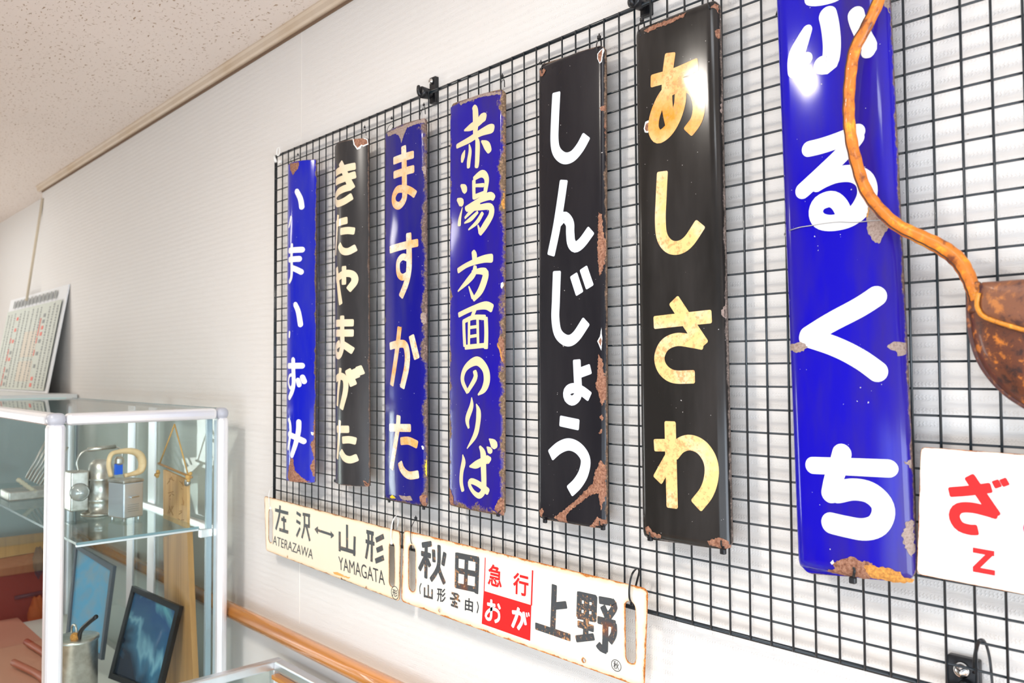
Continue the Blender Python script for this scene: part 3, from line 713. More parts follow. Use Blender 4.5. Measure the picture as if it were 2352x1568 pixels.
char(S7, r, K_, [([(345, 1135), (700, 1148), (1200, 1168)], 21), ([(700, 943), (660, 1100), (600, 1280), (562, 1480)], 24),
                 ([(545, 1395), (640, 1385), (780, 1358), (930, 1385), (1040, 1480), (1058, 1590), (1000, 1690), (880, 1725), (720, 1700), (492, 1645)], 26)], 22, M_L7, 1.0)
patch(S7, r, J_, [(930, 320), (1000, 365), (1100, 470), (1112, 520), (1060, 600), (1020, 672), (960, 640), (915, 545), (905, 430)], M_RUST2)
patch(S7, r, J_, [(905, 430), (930, 320), (938, 330), (918, 430)], M_ORUST, .0008, .0003)
patch(S7, r, K_, [(1095, 50), (1160, 0), (1310, 20), (1305, 115), (1240, 130), (1190, 135), (1170, 85)], M_RUST2)
patch(S7, r, K_, [(200, 40), (300, 0), (370, 45), (330, 90), (250, 100), (208, 80)], M_RUST2)
patch(S7, r, K_, [(1250, 1100), (1280, 1110), (1345, 1070), (1355, 1180), (1300, 1160)], M_RUST2)
patch(S7, r, L_, [(1270, 470), (1320, 450), (1350, 470), (1365, 680), (1330, 797), (1282, 740), (1225, 600), (1250, 560)], M_RUST2)
patch(S7, r, L_, [(535, 918), (620, 900), (590, 850), (700, 810), (780, 792), (850, 830), (960, 850), (960, 990), (900, 995), (700, 965)], M_RUST)
patch(S7, r, L_, [(890, 870), (940, 860), (1000, 885), (1120, 895), (1170, 925), (1220, 930), (1255, 985), (1350, 1000), (1330, 1028), (1200, 1030), (960, 990), (900, 930)], M_ORUST, .0007)
patch(S7, r, L_, [(575, 845), (600, 820), (610, 850), (590, 865)], M_CHIP, .0009, .0004, 'enamel_chip')
patch(S7, r, I_, [(1060, -60), (1130, -30), (1135, 120), (1150, 180), (1105, 90), (1070, 40)], M_RUST2)

# ------------------------------------------------------------------ flat destination plates with slots
def flatpiece(name, outline, holes, y, thick, material, parent, edge=True):
    """flat plate in the wall plane, true holes; outline in (x,z)"""
    c = D.curves.new('tmp', 'CURVE'); c.dimensions = '2D'; c.fill_mode = 'BOTH'; c.extrude = thick / 2
    for pl in [outline] + holes:
        s = c.splines.new('POLY'); s.points.add(len(pl) - 1)
        for p, q in zip(s.points, pl): p.co = (q[0], q[1], 0, 1)
        s.use_cyclic_u = True
    o = D.objects.new('tmp', c); COL.objects.link(o)
    me = D.meshes.new_from_object(o.evaluated_get(bpy.context.evaluated_depsgraph_get()))
    D.objects.remove(o); D.curves.remove(c)
    bm = B(); bm.from_mesh(me); D.meshes.remove(me)
    bmesh.ops.triangulate(bm, faces=bm.faces)
    if edge:
        x0, x1 = min(p[0] for p in outline), max(p[0] for p in outline); z0, z1 = min(p[1] for p in outline), max(p[1] for p in outline)
        k = x0
        while k < x1: k += .006; bmesh.ops.bisect_plane(bm, geom=bm.verts[:] + bm.edges[:] + bm.faces[:], plane_co=(k, 0, 0), plane_no=(1, 0, 0))
        k = z0
        while k < z1: k += .006; bmesh.ops.bisect_plane(bm, geom=bm.verts[:] + bm.edges[:] + bm.faces[:], plane_co=(0, k, 0), plane_no=(0, 1, 0))
    lay = bm.verts.layers.float.new('edge')
    loops = [outline] + holes
    for v in bm.verts:
        d = 1e9
        for li, pl in enumerate(loops):
            for i in range(len(pl)):
                a = Vector(pl[i]); b = Vector(pl[(i + 1) % len(pl)]); ab = b - a; L2 = ab.length_squared
                t = max(0, min(1, (v.co.xy - a).dot(ab) / L2)) if L2 > 0 else 0
                d = min(d, (v.co.xy - a - ab * t).length * (1.0 if li == 0 else 1.6))
        v[lay] = d
    for v in bm.verts: v.co = Vector((v.co.x, y + thick / 2 + v.co.z, v.co.y))
    bmesh.ops.recalc_face_normals(bm, faces=bm.faces)
    return link(name, bm, material, parent)
def rrect(tl, tr, br, bl, r, n=6):
    """rounded quad, 2D points (x,z)"""
    P = [Vector(p) for p in (tl, tr, br, bl)]; out = []
    for i in range(4):
        p = P[i]; a = (P[i - 1] - p).normalized(); b = (P[(i + 1) % 4] - p).normalized()
        s = p + a * r; e = p + b * r
        for k in range(n + 1):
            t = k / n; out.append(tuple((s * (1 - t) ** 2 + p * 2 * t * (1 - t) * 1.0 + e * t * t)))
    return out
class Flat:
    def __init__(s, y): s.yy = y; s.rr = .001; s.zt = 99; s.zb = -99
    def y(s, x, z): return s.yy
    def lr(s, z): return -99, 99
    def hit(s, u, v): return at(u, v, 1, s.yy)
def px2(y, pts, org=(0, 0, 1)):
    return [(lambda q: (q.x, q.z))(at(org[0] + p[0] / org[2], org[1] + p[1] / org[2], 1, y)) for p in pts]
def ellipse(cx, cz, rx, rz, n=28):
    return [(cx + rx * math.cos(2 * math.pi * k / n), cz + rz * math.sin(2 * math.pi * k / n)) for k in range(n)]
def slot(y, x0, x1, yt, yb):
    """rounded slot from pixel extents: left/right px at mid, top/bottom px"""
    um = (x0 + x1) / 2; a = at(x0, (yt + yb) / 2, 1, y).x; b = at(x1, (yt + yb) / 2, 1, y).x; zt = at(um, yt, 1, y).z; zb = at(um, yb, 1, y).z
    r = (b - a) / 2; c = (a + b) / 2; out = []
    for k in range(9): t = math.pi * k / 8; out.append((c + r * math.cos(t), zt - r + r * math.sin(t)))
    for k in range(9): t = math.pi + math.pi * k / 8; out.append((c + r * math.cos(t), zb + r + r * math.sin(t)))
    return out
def text_fit(S, parent, org, s, bl, br, tl, material, bold=0.0, off=.0005, name='lettering', extend=1.0):
    """lettering whose ink box is fitted to a pixel box on the plate"""
    f = lambda p: (lambda q: Vector((q.x, q.z)))(S.hit(org[0] + p[0] / org[2], org[1] + p[1] / org[2]))
    a, b, c = f(bl), f(br), f(tl)
    cu = D.curves.new('tmp', 'FONT'); cu.body = s; cu.offset = bold; o = D.objects.new('tmp', cu); COL.objects.link(o)
    me = D.meshes.new_from_object(o.evaluated_get(bpy.context.evaluated_depsgraph_get()))
    D.objects.remove(o); D.curves.remove(cu)
    xs = [v.co.x for v in me.vertices]; ys = [v.co.y for v in me.vertices]
    x0, x1, y0, y1 = min(xs), max(xs), min(ys), max(ys)
    for v in me.vertices:
        p = a + (b - a) * ((v.co.x - x0) / (x1 - x0)) + (c - a) * ((v.co.y - y0) / (y1 - y0))
        v.co = Vector((p.x, S.y(p.x, p.y) - off, p.y))
    bm = B(); bm.from_mesh(me); D.meshes.remove(me)
    for fc in bm.faces:
        fc.normal_update()
        if fc.normal.y > 0: fc.normal_flip()
    return link(name, bm, material, parent)

# plate A  (cream, left)
YA = -.0105; FA = Flat(YA)
ra = empty('destination_plate', tuple(at(765, 1320, 1, YA)), 'cream enamel plate with black lettering and an arrow, tied by white cable ties', 'sign', 'slotted train destination plates')
out = rrect(*px2(YA, [(607, 1138.5), (919.5, 1220), (917.5, 1381), (611, 1263.5)]), .010)
hA = [ellipse(*px2(YA, [(660.5, 1278)])[0], .0022, .0022, 12), ellipse(*px2(YA, [(784.5, 1329)])[0], .0022, .0022, 12), ellipse(*px2(YA, [(841.5, 1349)])[0], .0022, .0022, 12)]
flatpiece('plate', out, [slot(YA, 617, 626.5, 1168, 1246), slot(YA, 893.5, 906.5, 1246, 1347)] + hA, YA, .0013, M_CREAM, ra)
W = 8.5
char(FA, ra, M_, [[(192, 303), (375, 352)], [(262, 243), (250, 380), (203, 573)], [(278, 430), (347, 455)], [(312, 392), (318, 592)], [(250, 572), (375, 612)]], W, M_INK, .15, na=1)
char(FA, ra, M_, [[(488, 340), (547, 382)], [(485, 455), (542, 492)], [(537, 552), (488, 668)], [(573, 362), (675, 382)], [(598, 355), (595, 540), (562, 692)], [(590, 512), (672, 533)], [(658, 365), (662, 545)], [(625, 530), (672, 732)]], W - 1, M_INK, .15, na=1)
char(FA, ra, M_, [[(745, 572), (998, 655)], ], 6.0, M_INK, .1, na=1, name='double_arrow')
char(FA, ra, M_, [[(1184, 507), (1184, 840)], [(1083, 602), (1083, 875)], [(1290, 668), (1283, 938)], [(1072, 822), (1302, 892)]], W + .5, M_INK, .15, na=1)
char(FA, ra, M_, [[(1450, 602), (1553, 632)], [(1475, 600), (1478, 750), (1445, 975)], [(1530, 622), (1522, 1018)], [(1440, 733), (1562, 772)], ([(1580, 722), (1692, 665)], 11), ([(1592, 862), (1678, 822)], 11), ([(1575, 1010), (1692, 960)], 11)], W, M_INK, .15, na=1)
text_fit(FA, ra, M_, 'ATERAZAWA', (160, 775), (712, 985), (165, 652), M_INK2, 0)
text_fit(FA, ra, M_, 'YAMAGATA', (1070, 1122), (1706, 1342), (1063, 940), M_INK2, 0)
c = px2(YA, [(1845, 1446)], M_)[0]; e = px2(YA, [(1898, 1462)], M_)[0]; t_ = px2(YA, [(1838, 1350)], M_)[0]
flatpiece('circle_mark', ellipse(c[0], c[1], e[0] - c[0], t_[1] - c[1]), [ellipse(c[0], c[1], e[0] - c[0] - .0014, t_[1] - c[1] - .0014)], YA - .0005, .0003, M_INK2, ra, False)
text_fit(FA, ra, M_, '形', (1808, 1488), (1880, 1512), (1810, 1388), M_INK2, .01)
patch(FA, ra, M_, [(990, 1155), (1060, 1165), (1160, 1215), (1230, 1235), (1210, 1250), (1110, 1220), (1010, 1190)], lettering('faint rust stain', (.80, .42, .12), (.86, .70, .48), .1), .0004, .0006, 'rust_stain', False)

# plate B  (white, rusty rim)
YB = -.0125; FB = Flat(YB)
rb = empty('destination_plate', tuple(at(1200, 1430, 1, YB)), 'white enamel plate with red panel, black lettering and an orange-rusted rim', 'sign', 'slotted train destination plates')
out = rrect(*px2(YB, [(927.5, 1217), (1488, 1352), (1479.5, 1581), (921.5, 1380.5)]), .011)
hB = [ellipse(*px2(YB, [(1009.2, 1402)])[0], .003, .003, 14), ellipse(*px2(YB, [(1341, 1516.5)])[0], .003, .003, 14)]
flatpiece('plate', out, [slot(YB, 938.5, 954.5, 1251, 1358), slot(YB, 1436, 1460, 1380, 1523)] + hB, YB, .0013, M_WPL, rb)
W = 10.5
char(FB, rb, N_, [([(343, 310), (480, 288)], 11), [(404, 300), (398, 768)], [(332, 420), (470, 458)], [(388, 480), (308, 650)], [(415, 500), (458, 605)], [(505, 368), (512, 545)], [(663, 408), (633, 590)], [(582, 306), (578, 560), (540, 680), (465, 792)], [(572, 600), (600, 700), (658, 842)]], W, M_INK, .5, na=1)
char(FB, rb, N_, [[(828, 415), (818, 895)], [(1112, 480), (1095, 978)], ([(818, 447), (1133, 510)], 11), [(800, 860), (1110, 925)], [(962, 460), (945, 890)], [(825, 655), (1112, 712)]], W, M_INK, .35, na=1)
char(FB, rb, N_, [[(335, 832), (313, 900), (323, 982)]], 2.6, M_INK2, .5, na=1)
char(FB, rb, N_, [[(1105, 1085), (1122, 1160), (1103, 1245)]], 2.6, M_INK2, .5, na=1)
char(FB, rb, N_, [[(432, 855), (432, 1025)], [(382, 890), (379, 1028)], [(486, 915), (484, 1050)], [(372, 1008), (495, 1040)]], 4.5, M_INK, .3, na=1)
text_fit(FB, rb, N_, '形', (552, 1085), (672, 1105), (552, 892), M_INK2, .018)
char(FB, rb, N_, [[(752, 968), (850, 1000), (800, 1050), (730, 1040)], [(778, 985), (820, 1045), (872, 1082)], [(800, 1075), (795, 1140)], [(760, 1092), (832, 1115)], [(745, 1130), (842, 1165)]], 4.5, M_INK, .3, na=1)
text_fit(FB, rb, N_, '由', (935, 1205), (1046, 1235), (940, 1025), M_INK2, .02)
def quadpiece(S, parent, org, pts, material, off, name):
    bm = B(); bm.faces.new([bm.verts.new((q[0], S.yy - off, q[1])) for q in px2(S.yy, pts, org)])
    for f in bm.faces:
        f.normal_update()
        if f.normal.y > 0: f.normal_flip()
    return link(name, bm, material, parent)
quadpiece(FA, ra, M_, [(735, 570), (783, 528), (783, 640)], M_INK, .0005, 'arrow_head')
quadpiece(FA, ra, M_, [(1006, 658), (958, 592), (962, 700)], M_INK, .0005, 'arrow_head')
quadpiece(FB, rb, N_, [(1196, 938), (1852, 1136), (1836, 1627), (1168, 1390)], M_RED, .0003, 'red_panel')
char(FB, rb, N_, [[(1217, 480), (1202, 945)]], 2.2, M_RED, .1, .0004, 'red_line', 1)
char(FB, rb, N_, [[(1870, 655), (1853, 1140)]], 3.4, M_RED, .1, .0004, 'red_line', 1)
text_fit(FB, rb, N_, '急', (1250, 852), (1443, 905), (1262, 558), M_RED, .022)
text_fit(FB, rb, N_, '行', (1598, 970), (1810, 1030), (1605, 672), M_RED, .022)
char(FB, rb, N_, [[(1245, 1118), (1360, 1140)], [(1304, 1055), (1300, 1290), (1265, 1330), (1228, 1290), (1250, 1230), (1320, 1185), (1395, 1220), (1412, 1290), (1395, 1340), (1350, 1362)], [(1395, 1115), (1425, 1190)]], 6.0, M_L7, .6, .0008, na=1)
char(FB, rb, N_, [[(1588, 1230), (1690, 1245), (1728, 1290), (1722, 1370), (1668, 1465)], [(1682, 1170), (1650, 1290), (1592, 1438)], ([(1745, 1225), (1778, 1410)], 6.5), ([(1785, 1235), (1798, 1300)], 3.5), ([(1815, 1235), (1826, 1290)], 3.5)], 7, M_L7, .6, .0008, na=1)
char(FB, rb, O_, [[(442, 252), (430, 600), (418, 880)], [(440, 548), (612, 530)], [(178, 820), (665, 985)]], 12, M_INK, .3, na=1)
char(FB, rb, O_, [[(790, 352), (778, 705)], [(998, 405), (985, 755)], ([(772, 398), (1026, 455)], 13), ([(762, 545), (1015, 590)], 9.5), ([(755, 675), (1010, 725)], 11), ([(890, 380), (882, 700), (872, 980)], 11.5), [(762, 790), (986, 862)], [(738, 1000), (992, 970)]], 11, M_INK, .35, na=1)
char(FB, rb, O_, [[(1055, 462), (1245, 498)], [(1225, 470), (1272, 560), (1185, 700)], [(1105, 545), (1190, 740)], [(1035, 735), (1290, 800)], [(1263, 780), (1262, 930), (1200, 1045)], [(1185, 700), (1150, 800), (1145, 1000), (1140, 1175)], [(1040, 1065), (1080, 1120), (1165, 1160)]], 12, M_INK, .3, na=1)
c = px2(YB, [(1294, 1367)], O_)[0]; e = px2(YB, [(1364, 1390)], O_)[0]; t_ = px2(YB, [(1282, 1273)], O_)[0]
flatpiece('circle_mark', ellipse(c[0], c[1], e[0] - c[0], t_[1] - c[1] - .001), [ellipse(c[0], c[1], e[0] - c[0] - .001, t_[1] - c[1] - .002)], YB - .0005, .0003, M_INK2, rb, False)
text_fit(FB, rb, O_, '秋', (1256, 1408), (1334, 1430), (1255, 1300), M_INK2, .01)

# plate C (white, right, romaji)
YC = -.012; FC = Flat(YC)
rc_ = empty('station_plate', tuple(at(2240, 1340, 1, YC)), 'white plate with red hiragana and a small red Z beside the widest blue sign', 'sign')
pc = px2(YC, [(2115, 1026), (2352, 1043.5), (2352, 1365), (2106, 1318)])
dx = 0.42
sl_t = (pc[1][1] - pc[0][1]) / (pc[1][0] - pc[0][0]); sl_b = (pc[2][1] - pc[3][1]) / (pc[2][0] - pc[3][0])
tl_, bl_ = pc[0], pc[3]
out = rrect(tl_, (tl_[0] + dx, tl_[1] + sl_t * dx), (bl_[0] + dx, bl_[1] + sl_b * dx), bl_, .006)
flatpiece('plate', out, [], YC, .0016, M_WPL8, rc_)
char(FC, rc_, L_, [([(1663, 200), (1850, 185), (2055, 158)], 11), [(1845, 48), (1960, 220), (2100, 425)], [(2115, 405), (2000, 370), (1860, 340), (1750, 350), (1712, 420), (1760, 510), (1860, 545), (1932, 545)], ([(2085, 90), (2120, 158)], 7.5), ([(2155, 75), (2193, 142)], 7.5)], 11.5, M_RED, .4, na=1)
char(FC, rc_, L_, [[(1883, 730), (2080, 765)], [(2055, 755), (1900, 905)], [(1883, 905), (2087, 942)]], 5.6, M_RED, .2, na=1)
text_fit(FC, rc_, L_, 'お', (2345, 640), (2880, 720), (2345, 120), mat('magenta red print', (.85, .03, .12), .35), .02)

# ------------------------------------------------------------------ ties, hooks, wire
def tie(label, pts, r=.0013, head=None, material=None, hs=.0052, name='cable_tie', group='cable ties holding the signs', flat=.55, cat_='cable tie'):
    """loop through px points (u,v,y); head (u,v,y)"""
    material = material or M_BLACK
    P = [at(u, v, 1, y) for u, v, y in pts]; Q = cat(P, 6)
    o = empty(name, tuple(sum(P, Vector()) / len(P)), label, cat_, group)
    bm = B(); tube(bm, Q, r, 8, flat); link('strap', bm, material, o, True)
    if head:
        c = at(head[0], head[1], 1, head[2]); h = hs / 2
        link('head', box(B(), c - Vector((h, h * .8, h)), c + Vector((h, h * .8, h)), h * .35), material, o)
        e = c + Vector((h * .2, -h * .4, h * 1.6)); bm = B(); tube(bm, [c, e + Vector((0.001, 0, .001))], r * 1.1, 6, .6); link('tail', bm, material, o)
    return o
T = tie
T('black tie at the top of the narrow bright blue sign', [(671, 376, -.014), (668, 366, -.018), (676, 361, -.010), (686, 358, .004), (690, 361, .006)], .0008, (684, 355, -.004), hs=.004)
T('black tie through the rusted top corner of the second sign', [(832, 325, -.014), (830, 312, -.016), (834, 300, -.006), (839, 297, .006), (841, 312, .008)], .0009, (837.5, 292, -.003), hs=.004)
T('black tie at the bottom right of the second sign', [(836, 1106, -.014), (842, 1113, -.014), (852, 1114, .004)], .0009, (848, 1113.5, -.006), hs=.004)
T('black knot at the bottom left of the second sign', [(771, 1100, .006), (768, 1106, -.003), (775, 1108, -.006)], .0009, (769, 1104, -.003), hs=.005)
T('black tie at the top left of the navy blue sign', [(888, 312, -.010), (888, 302, -.014), (893, 290, -.006), (900, 284, .006), (903, 290, .006), (897, 300, .005)], .0009, (899.5, 272, -.003), hs=.004)
T('black tie at the top right of the navy blue sign', [(966, 280, -.012), (964, 270, -.014), (968, 255, -.006), (975, 245, .006), (977, 262, .006)], .0009, (973.5, 241, -.004), hs=.004)
T('black tie at the bottom left of the navy blue sign', [(887, 1138, -.010), (889, 1147, -.010), (895, 1152, .005)], .0009, (894, 1151, -.004), hs=.0048)
T('black tie at the bottom right of the navy blue sign', [(965, 1152, -.014), (968, 1160, -.014), (975, 1165, .004)], .0010, (973, 1167, -.006), hs=.0055)
T('black tie at the top right of the violet blue sign', [(1151, 209, -.014), (1150, 198, -.015), (1153, 186, -.004), (1158, 184, .006), (1159, 200, .006)], .0010, (1153.5, 175, -.004), hs=.0045)
T('thin black loop at the bottom left of the violet blue sign', [(1036, 1150, -.006), (1031, 1142, -.004), (1032, 1135, .004), (1036, 1132, .006)], .0008)
T('black tie at the bottom right of the violet blue sign', [(1150, 1172, -.014), (1143, 1180, -.014), (1147, 1186, .002)], .0011, (1144, 1182, -.010), hs=.006)
T('black tie at the top left of the glossy black sign', [(1245, 168, -.016), (1243.5, 158, -.016), (1245, 150, -.002), (1252, 144, .006)], .0011, (1242, 145, -.005), hs=.005)
T('black tie at the top right of the glossy black sign', [(1371, 121, -.017), (1370, 105, -.017), (1374, 92, -.004), (1380, 92, .006), (1381, 112, .006)], .0012, (1376, 86, -.004), hs=.0058)
T('black tie head under the bottom left of the glossy black sign', [(1246, 1183, -.017), (1248, 1192, -.018), (1252, 1196, .004)], .0012, (1252, 1196, -.012), hs=.0068)
T('black tie head under the bottom right of the glossy black sign', [(1377, 1196, -.017), (1378, 1206, -.018), (1384, 1212, .004)], .0012, (1385, 1212, -.012), hs=.0068)
T('black tie at the top left of the wide brownish black sign', [(1472, 83, -.019), (1467, 72, -.018), (1467, 58, -.010), (1473, 50, .006), (1479, 52, .007), (1480, 66, .006)], .0014, (1474.5, 45, -.002), hs=.006)
T('black tie at the top right of the wide brownish black sign', [(1630, 20, -.020), (1626, 8, -.020), (1627, -8, -.004), (1634, -14, .006), (1638, 4, .006)], .0015, (1632, -18, -.004), hs=.006)
T('black tie head under the bottom left of the wide brownish black sign', [(1491, 1222, -.020), (1493, 1232, -.020), (1496, 1238, .004)], .0014, (1493.5, 1236, -.014), hs=.0075)
T('black tie head under the bottom right of the wide brownish black sign', [(1656, 1241, -.021), (1657, 1254, -.022), (1661, 1262, .004)], .0015, (1661, 1266, -.016), hs=.0078)
T('black tie through the rusted hole at the bottom of the widest blue sign', [(1954, 1298, -.023), (1962, 1306, -.026), (1961, 1320, -.025), (1958, 1330, -.010)], .0020, (1959, 1332, -.018), hs=.0080)
T('black tie crossing the left edge of the widest blue sign at the top', [(1783, 35, .004), (1788, 22, -.006), (1798, 8, -.019), (1806, -6, -.022)], .0020)
T('white tie on the left end of the cream plate', [(620, 1170, -.006), (618.5, 1155, -.013), (617.5, 1138, -.014), (620, 1124, -.008), (625, 1117, .004), (632, 1122, .009), (634, 1138, .009)], .0015, (621, 1167, -.012), M_WHITE, .005, flat=.5)
T('white tie on the right end of the cream plate', [(903, 1247, -.006), (898, 1235, -.013), (899, 1210, -.015), (904, 1192, -.010), (912, 1184, .004), (915, 1196, .009), (911, 1216, .009)], .0017, (899, 1247, -.012), M_WHITE, .005, flat=.5)
T('thin black tie on the left end of the white plate', [(950, 1252, -.008), (944, 1244, -.015), (943, 1222, -.016), (947, 1205, -.010), (954, 1194, .004), (959, 1200, .007), (959, 1222, .007)], .0011, (955, 1190, -.004), hs=.0055)
T('thick black tie on the right end of the white plate', [(1453, 1386, -.008), (1446, 1374, -.016), (1446, 1345, -.017), (1452, 1318, -.012), (1463, 1305, .004), (1468, 1312, .008), (1464, 1330, .009), (1460, 1346, .009)], .0019, (1452, 1386, -.010), hs=.006)
T('long black tie hanging at the lower right corner of the panel', [(2236, 1545, .012), (2239, 1510, .004), (2245, 1480, -.002), (2252, 1470, -.004), (2263, 1476, .006), (2273, 1510, .010), (2279, 1568, .010), (2280, 1600, .010)], .0021)
# white corner connector of the panel
o = empty('corner_clip', tuple(at(634, 360, 1, -.004)), 'small white plastic loop tied on the upper left corner of the panel', 'cable tie')
bm = B(); c = at(640, 348, 1, -.004); tube(bm, cat([c + Vector((.009 * math.cos(a), -.001, .010 * math.sin(a))) for a in [k * math.pi / 4 for k in range(9)]], 4), .0022, 8, .6); link('loop', bm, M_WHITE, o, True)
bm = B(); tube(bm, [at(629, 357, 1, -.005), at(634, 372, 1, -.005)], .0035, 8); link('strap', bm, M_WHITE, o, True)
link('head', box(B(), at(643, 372, 1, -.004) - Vector((.006, .003, .004)), at(643, 372, 1, -.004) + Vector((.006, .003, .004)), .001), M_WHITE, o)
# wall hooks
def hook(label, u, v, screw=True):
    c = at(u, v, 1, .024)
    o = empty('wall_hook', tuple(c), label, 'hook', 'black hooks that carry the panel')
    link('plate', box(B(), c + Vector((-.010, -.004, -.040)), c + Vector((.010, .006, .014)), .002), M_BLACK, o)
    bm = B(); lathe(bm, [(.0, -.004), (.004, -.004), (.0055, -.001), (.0055, .001)], c + Vector((0, -.006, .004)), 20, 'Y'); link('screw', bm, M_CHROME, o, True)
    bm = B(); prof = [(.006, .0), (.016, -.004), (.018, -.030), (.012, -.034), (.010, -.010), (.0, -.008)]
    lathe(bm, [(.003, .02), (.010, .014), (.0115, .0), (.0118, -.008), (.010, -.010)], c + Vector((0, -.024, -.024)), 24, 'Y'); link('cup', bm, M_BLACK, o, True)
    bm = B(); tube(bm, cat([c + Vector((0, -.028, -.032)), c + Vector((0, -.036, -.030)), c + Vector((0, -.039, -.022)), c + Vector((0, -.038, -.012))], 5), [.0042] * 15 + [.003], 10, .8); link('lip', bm, M_BLACK, o, True)
    return o
hook('black hook with a screw on the top bar left of the violet blue sign', 996, 193)
hook('black hook on the top bar above the wide brownish black sign', 1484, -20)
c = at(2213, 1552, 1, .022)
o = empty('wall_hook', tuple(c), 'black bracket with a chrome screw under the lower right corner of the panel', 'hook', 'black hooks that carry the panel')
link('plate', box(B(), c + Vector((-.016, -.004, -.05)), c + Vector((.018, .006, .022)), .002), M_BLACK, o)
bm = B(); lathe(bm, [(0, -.006), (.006, -.005), (.009, -.001), (.009, .002)], c + Vector((0, -.006, .008)), 20, 'Y'); link('screw', bm, M_CHROME, o, True)
bm = B(); tube(bm, cat([c + Vector((.004, -.006, -.01)), c + Vector((.008, -.026, -.018)), c + Vector((.012, -.034, -.04))], 5), .009, 12); link('lip', bm, M_BLACK, o, True)
# thin grey wire across the widest sign
bm = B()
P = [S7.hit(1764 + x / 4, 392 + y / 4) + Vector((0, -.0012, 0)) for x, y in [(215, 545), (300, 520), (400, 505), (480, 490), (640, 472), (800, 475), (950, 460), (1060, 452), (1150, 440)]]
P = [at(1764 + 175 / 4, 392 + 605 / 4, 1, -.004), at(1764 + 150 / 4, 392 + 585 / 4, 1, -.006), at(1764 + 172 / 4, 392 + 558 / 4, 1, -.012)] + P
tube(bm, cat(P, 5), .00065, 6); tag(link('binding_wire', bm, M_STEELW, None, True), 'thin grey wire tied across the widest blue sign', 'wire')

# ------------------------------------------------------------------ leather pouch with strap
pouch = empty('leather_pouch', tuple(at(2400, 900, 1, -.03)), 'old brown leather pouch with an orange shoulder strap, hanging at the right edge', 'pouch')
sp = [(2050, -120, -.040), (2022, -10, -.044), (1992, 58, -.048), (1964, 112, -.050), (1953, 175, -.050), (1949, 250, -.050), (1954, 315, -.050), (1968, 378, -.048), (1988, 436, -.046), (2020, 480, -.042), (2062, 518, -.040), (2112, 543, -.036), (2162, 568, -.033), (2200, 597, -.032), (2222, 632, -.032), (2236, 668, -.033), (2242, 690, -.033)]
P = cat([at(*(p[0], p[1]), 1, p[2]) for p in sp], 8); n = len(P)
wd_ = [.0072 + .0016 * math.exp(-((i / n - .78) / .12) ** 2) + .0003 * math.sin(i * 1.3) for i in range(n)]
bm = B(); tube(bm, P, wd_, 18, .8)
link('strap', bm, M_STRAP, pouch, True)
# dark stitched seam running down the strap
bm = B(); off_ = []
for i, p in enumerate(P):
    t_ = (P[min(i + 1, n - 1)] - P[max(i - 1, 0)]).normalized(); side = t_.cross(Vector((0, -1, 0))).normalized()
    off_.append(p + side * wd_[i] * .62 + Vector((0, -wd_[i] * .62, 0)))
tube(bm, off_, .0009, 6); link('seam', bm, mat('dark seam thread', (.07, .022, .010), .6), pouch, True)
# strap end tab
# body outline (x,z): traced left side mirrored about the pouch centre line
YP = -.034
left = [(2226, 650), (2222, 680), (2221, 720), (2226, 765), (2236, 805), (2252, 840), (2275, 872), (2305, 902), (2340, 926), (2380, 948), (2425, 958)]
L2 = [(lambda q: Vector((q.x, q.z)))(at(u, v, 1, YP)) for u, v in left]
xc = L2[-1].x
L2 = [Vector((p.x, p.y, 0)) for p in L2]; L2 = [v.xy for v in cat(L2, 3)]
full = L2 + [Vector((2 * xc - p.x, p.y)) for p in L2[::-1][1:]]
def puffy(outline, y0, depth, ysgn=-1, rings=8, pw=.5):
    bm = B(); c = sum(outline, Vector((0, 0))) / len(outline); R_ = []
    for k in range(rings + 1):
        f = 1 - (k / (rings + .6)) ** 1.4
        d = depth * (1 - f ** 2.6) ** pw
        R_.append([bm.verts.new((c.x + (p.x - c.x) * f, y0 - d, c.y + (p.y - c.y) * f)) for p in outline])
    for a, b in zip(R_, R_[1:]):
        for i in range(len(outline)): j = (i + 1) % len(outline); bm.faces.new((a[i], a[j], b[j], b[i]))
    bm.faces.new(R_[-1])
    back = [bm.verts.new((p.x, y0 + .004, p.y)) for p in outline]
    for i in range(len(outline)): j = (i + 1) % len(outline); bm.faces.new((back[i], back[j], R_[0][j], R_[0][i]))
    bm.faces.new(back[::-1]); bmesh.ops.recalc_face_normals(bm, faces=bm.faces); return bm
link('body', puffy(full, -.026, .022), M_BAG, pouch, True)
welt = [Vector((p.x, -.027, p.y)) for p in full]
bm = B(); tube(bm, welt, .0034, 8); link('welt', bm, leather('dark welt leather', (.09, .035, .030), (.04, .018, .018), (.35, .12, .04), 120), pouch, True)
for i in range(2, len(full) - 3):
    if full[i].x > at(2370, 800, 1, YP).x: break
    for f in (0.0, .5):
        a = full[i].lerp(full[i + 1], f); b = full[i].lerp(full[i + 1], f + .28); cc = Vector((xc, a.y + .02))
        ia = a + (cc - a).normalized() * .005; ib = b + (cc - b).normalized() * .005
        bm = B(); tube(bm, [(ia.x, -.0335, ia.y), (ib.x, -.0335, ib.y)], .0006, 5); link('stitch', bm, mat('thread', (.22, .12, .09), .6) if 'thread' not in D.materials else D.materials['thread'], pouch)
fl = [(2246, 672), (2242, 690), (2243, 706), (2252, 722), (2268, 731), (2290, 739), (2320, 748), (2360, 759), (2425, 766)]
F2 = [(lambda q: Vector((q.x, q.z)))(at(u, v, 1, -.056)) for u, v in fl]
top = [(lambda q: Vector((q.x, q.z)))(at(u, v, 1, -.050)) for u, v in [(2425, 640), (2352, 641), (2300, 645), (2258, 648), (2250, 655)]]
F2s = [v.xy for v in cat([Vector((p.x, p.y, 0)) for p in F2], 3)]
half = top + F2s
xf = (top[0].x + F2[-1].x) / 2
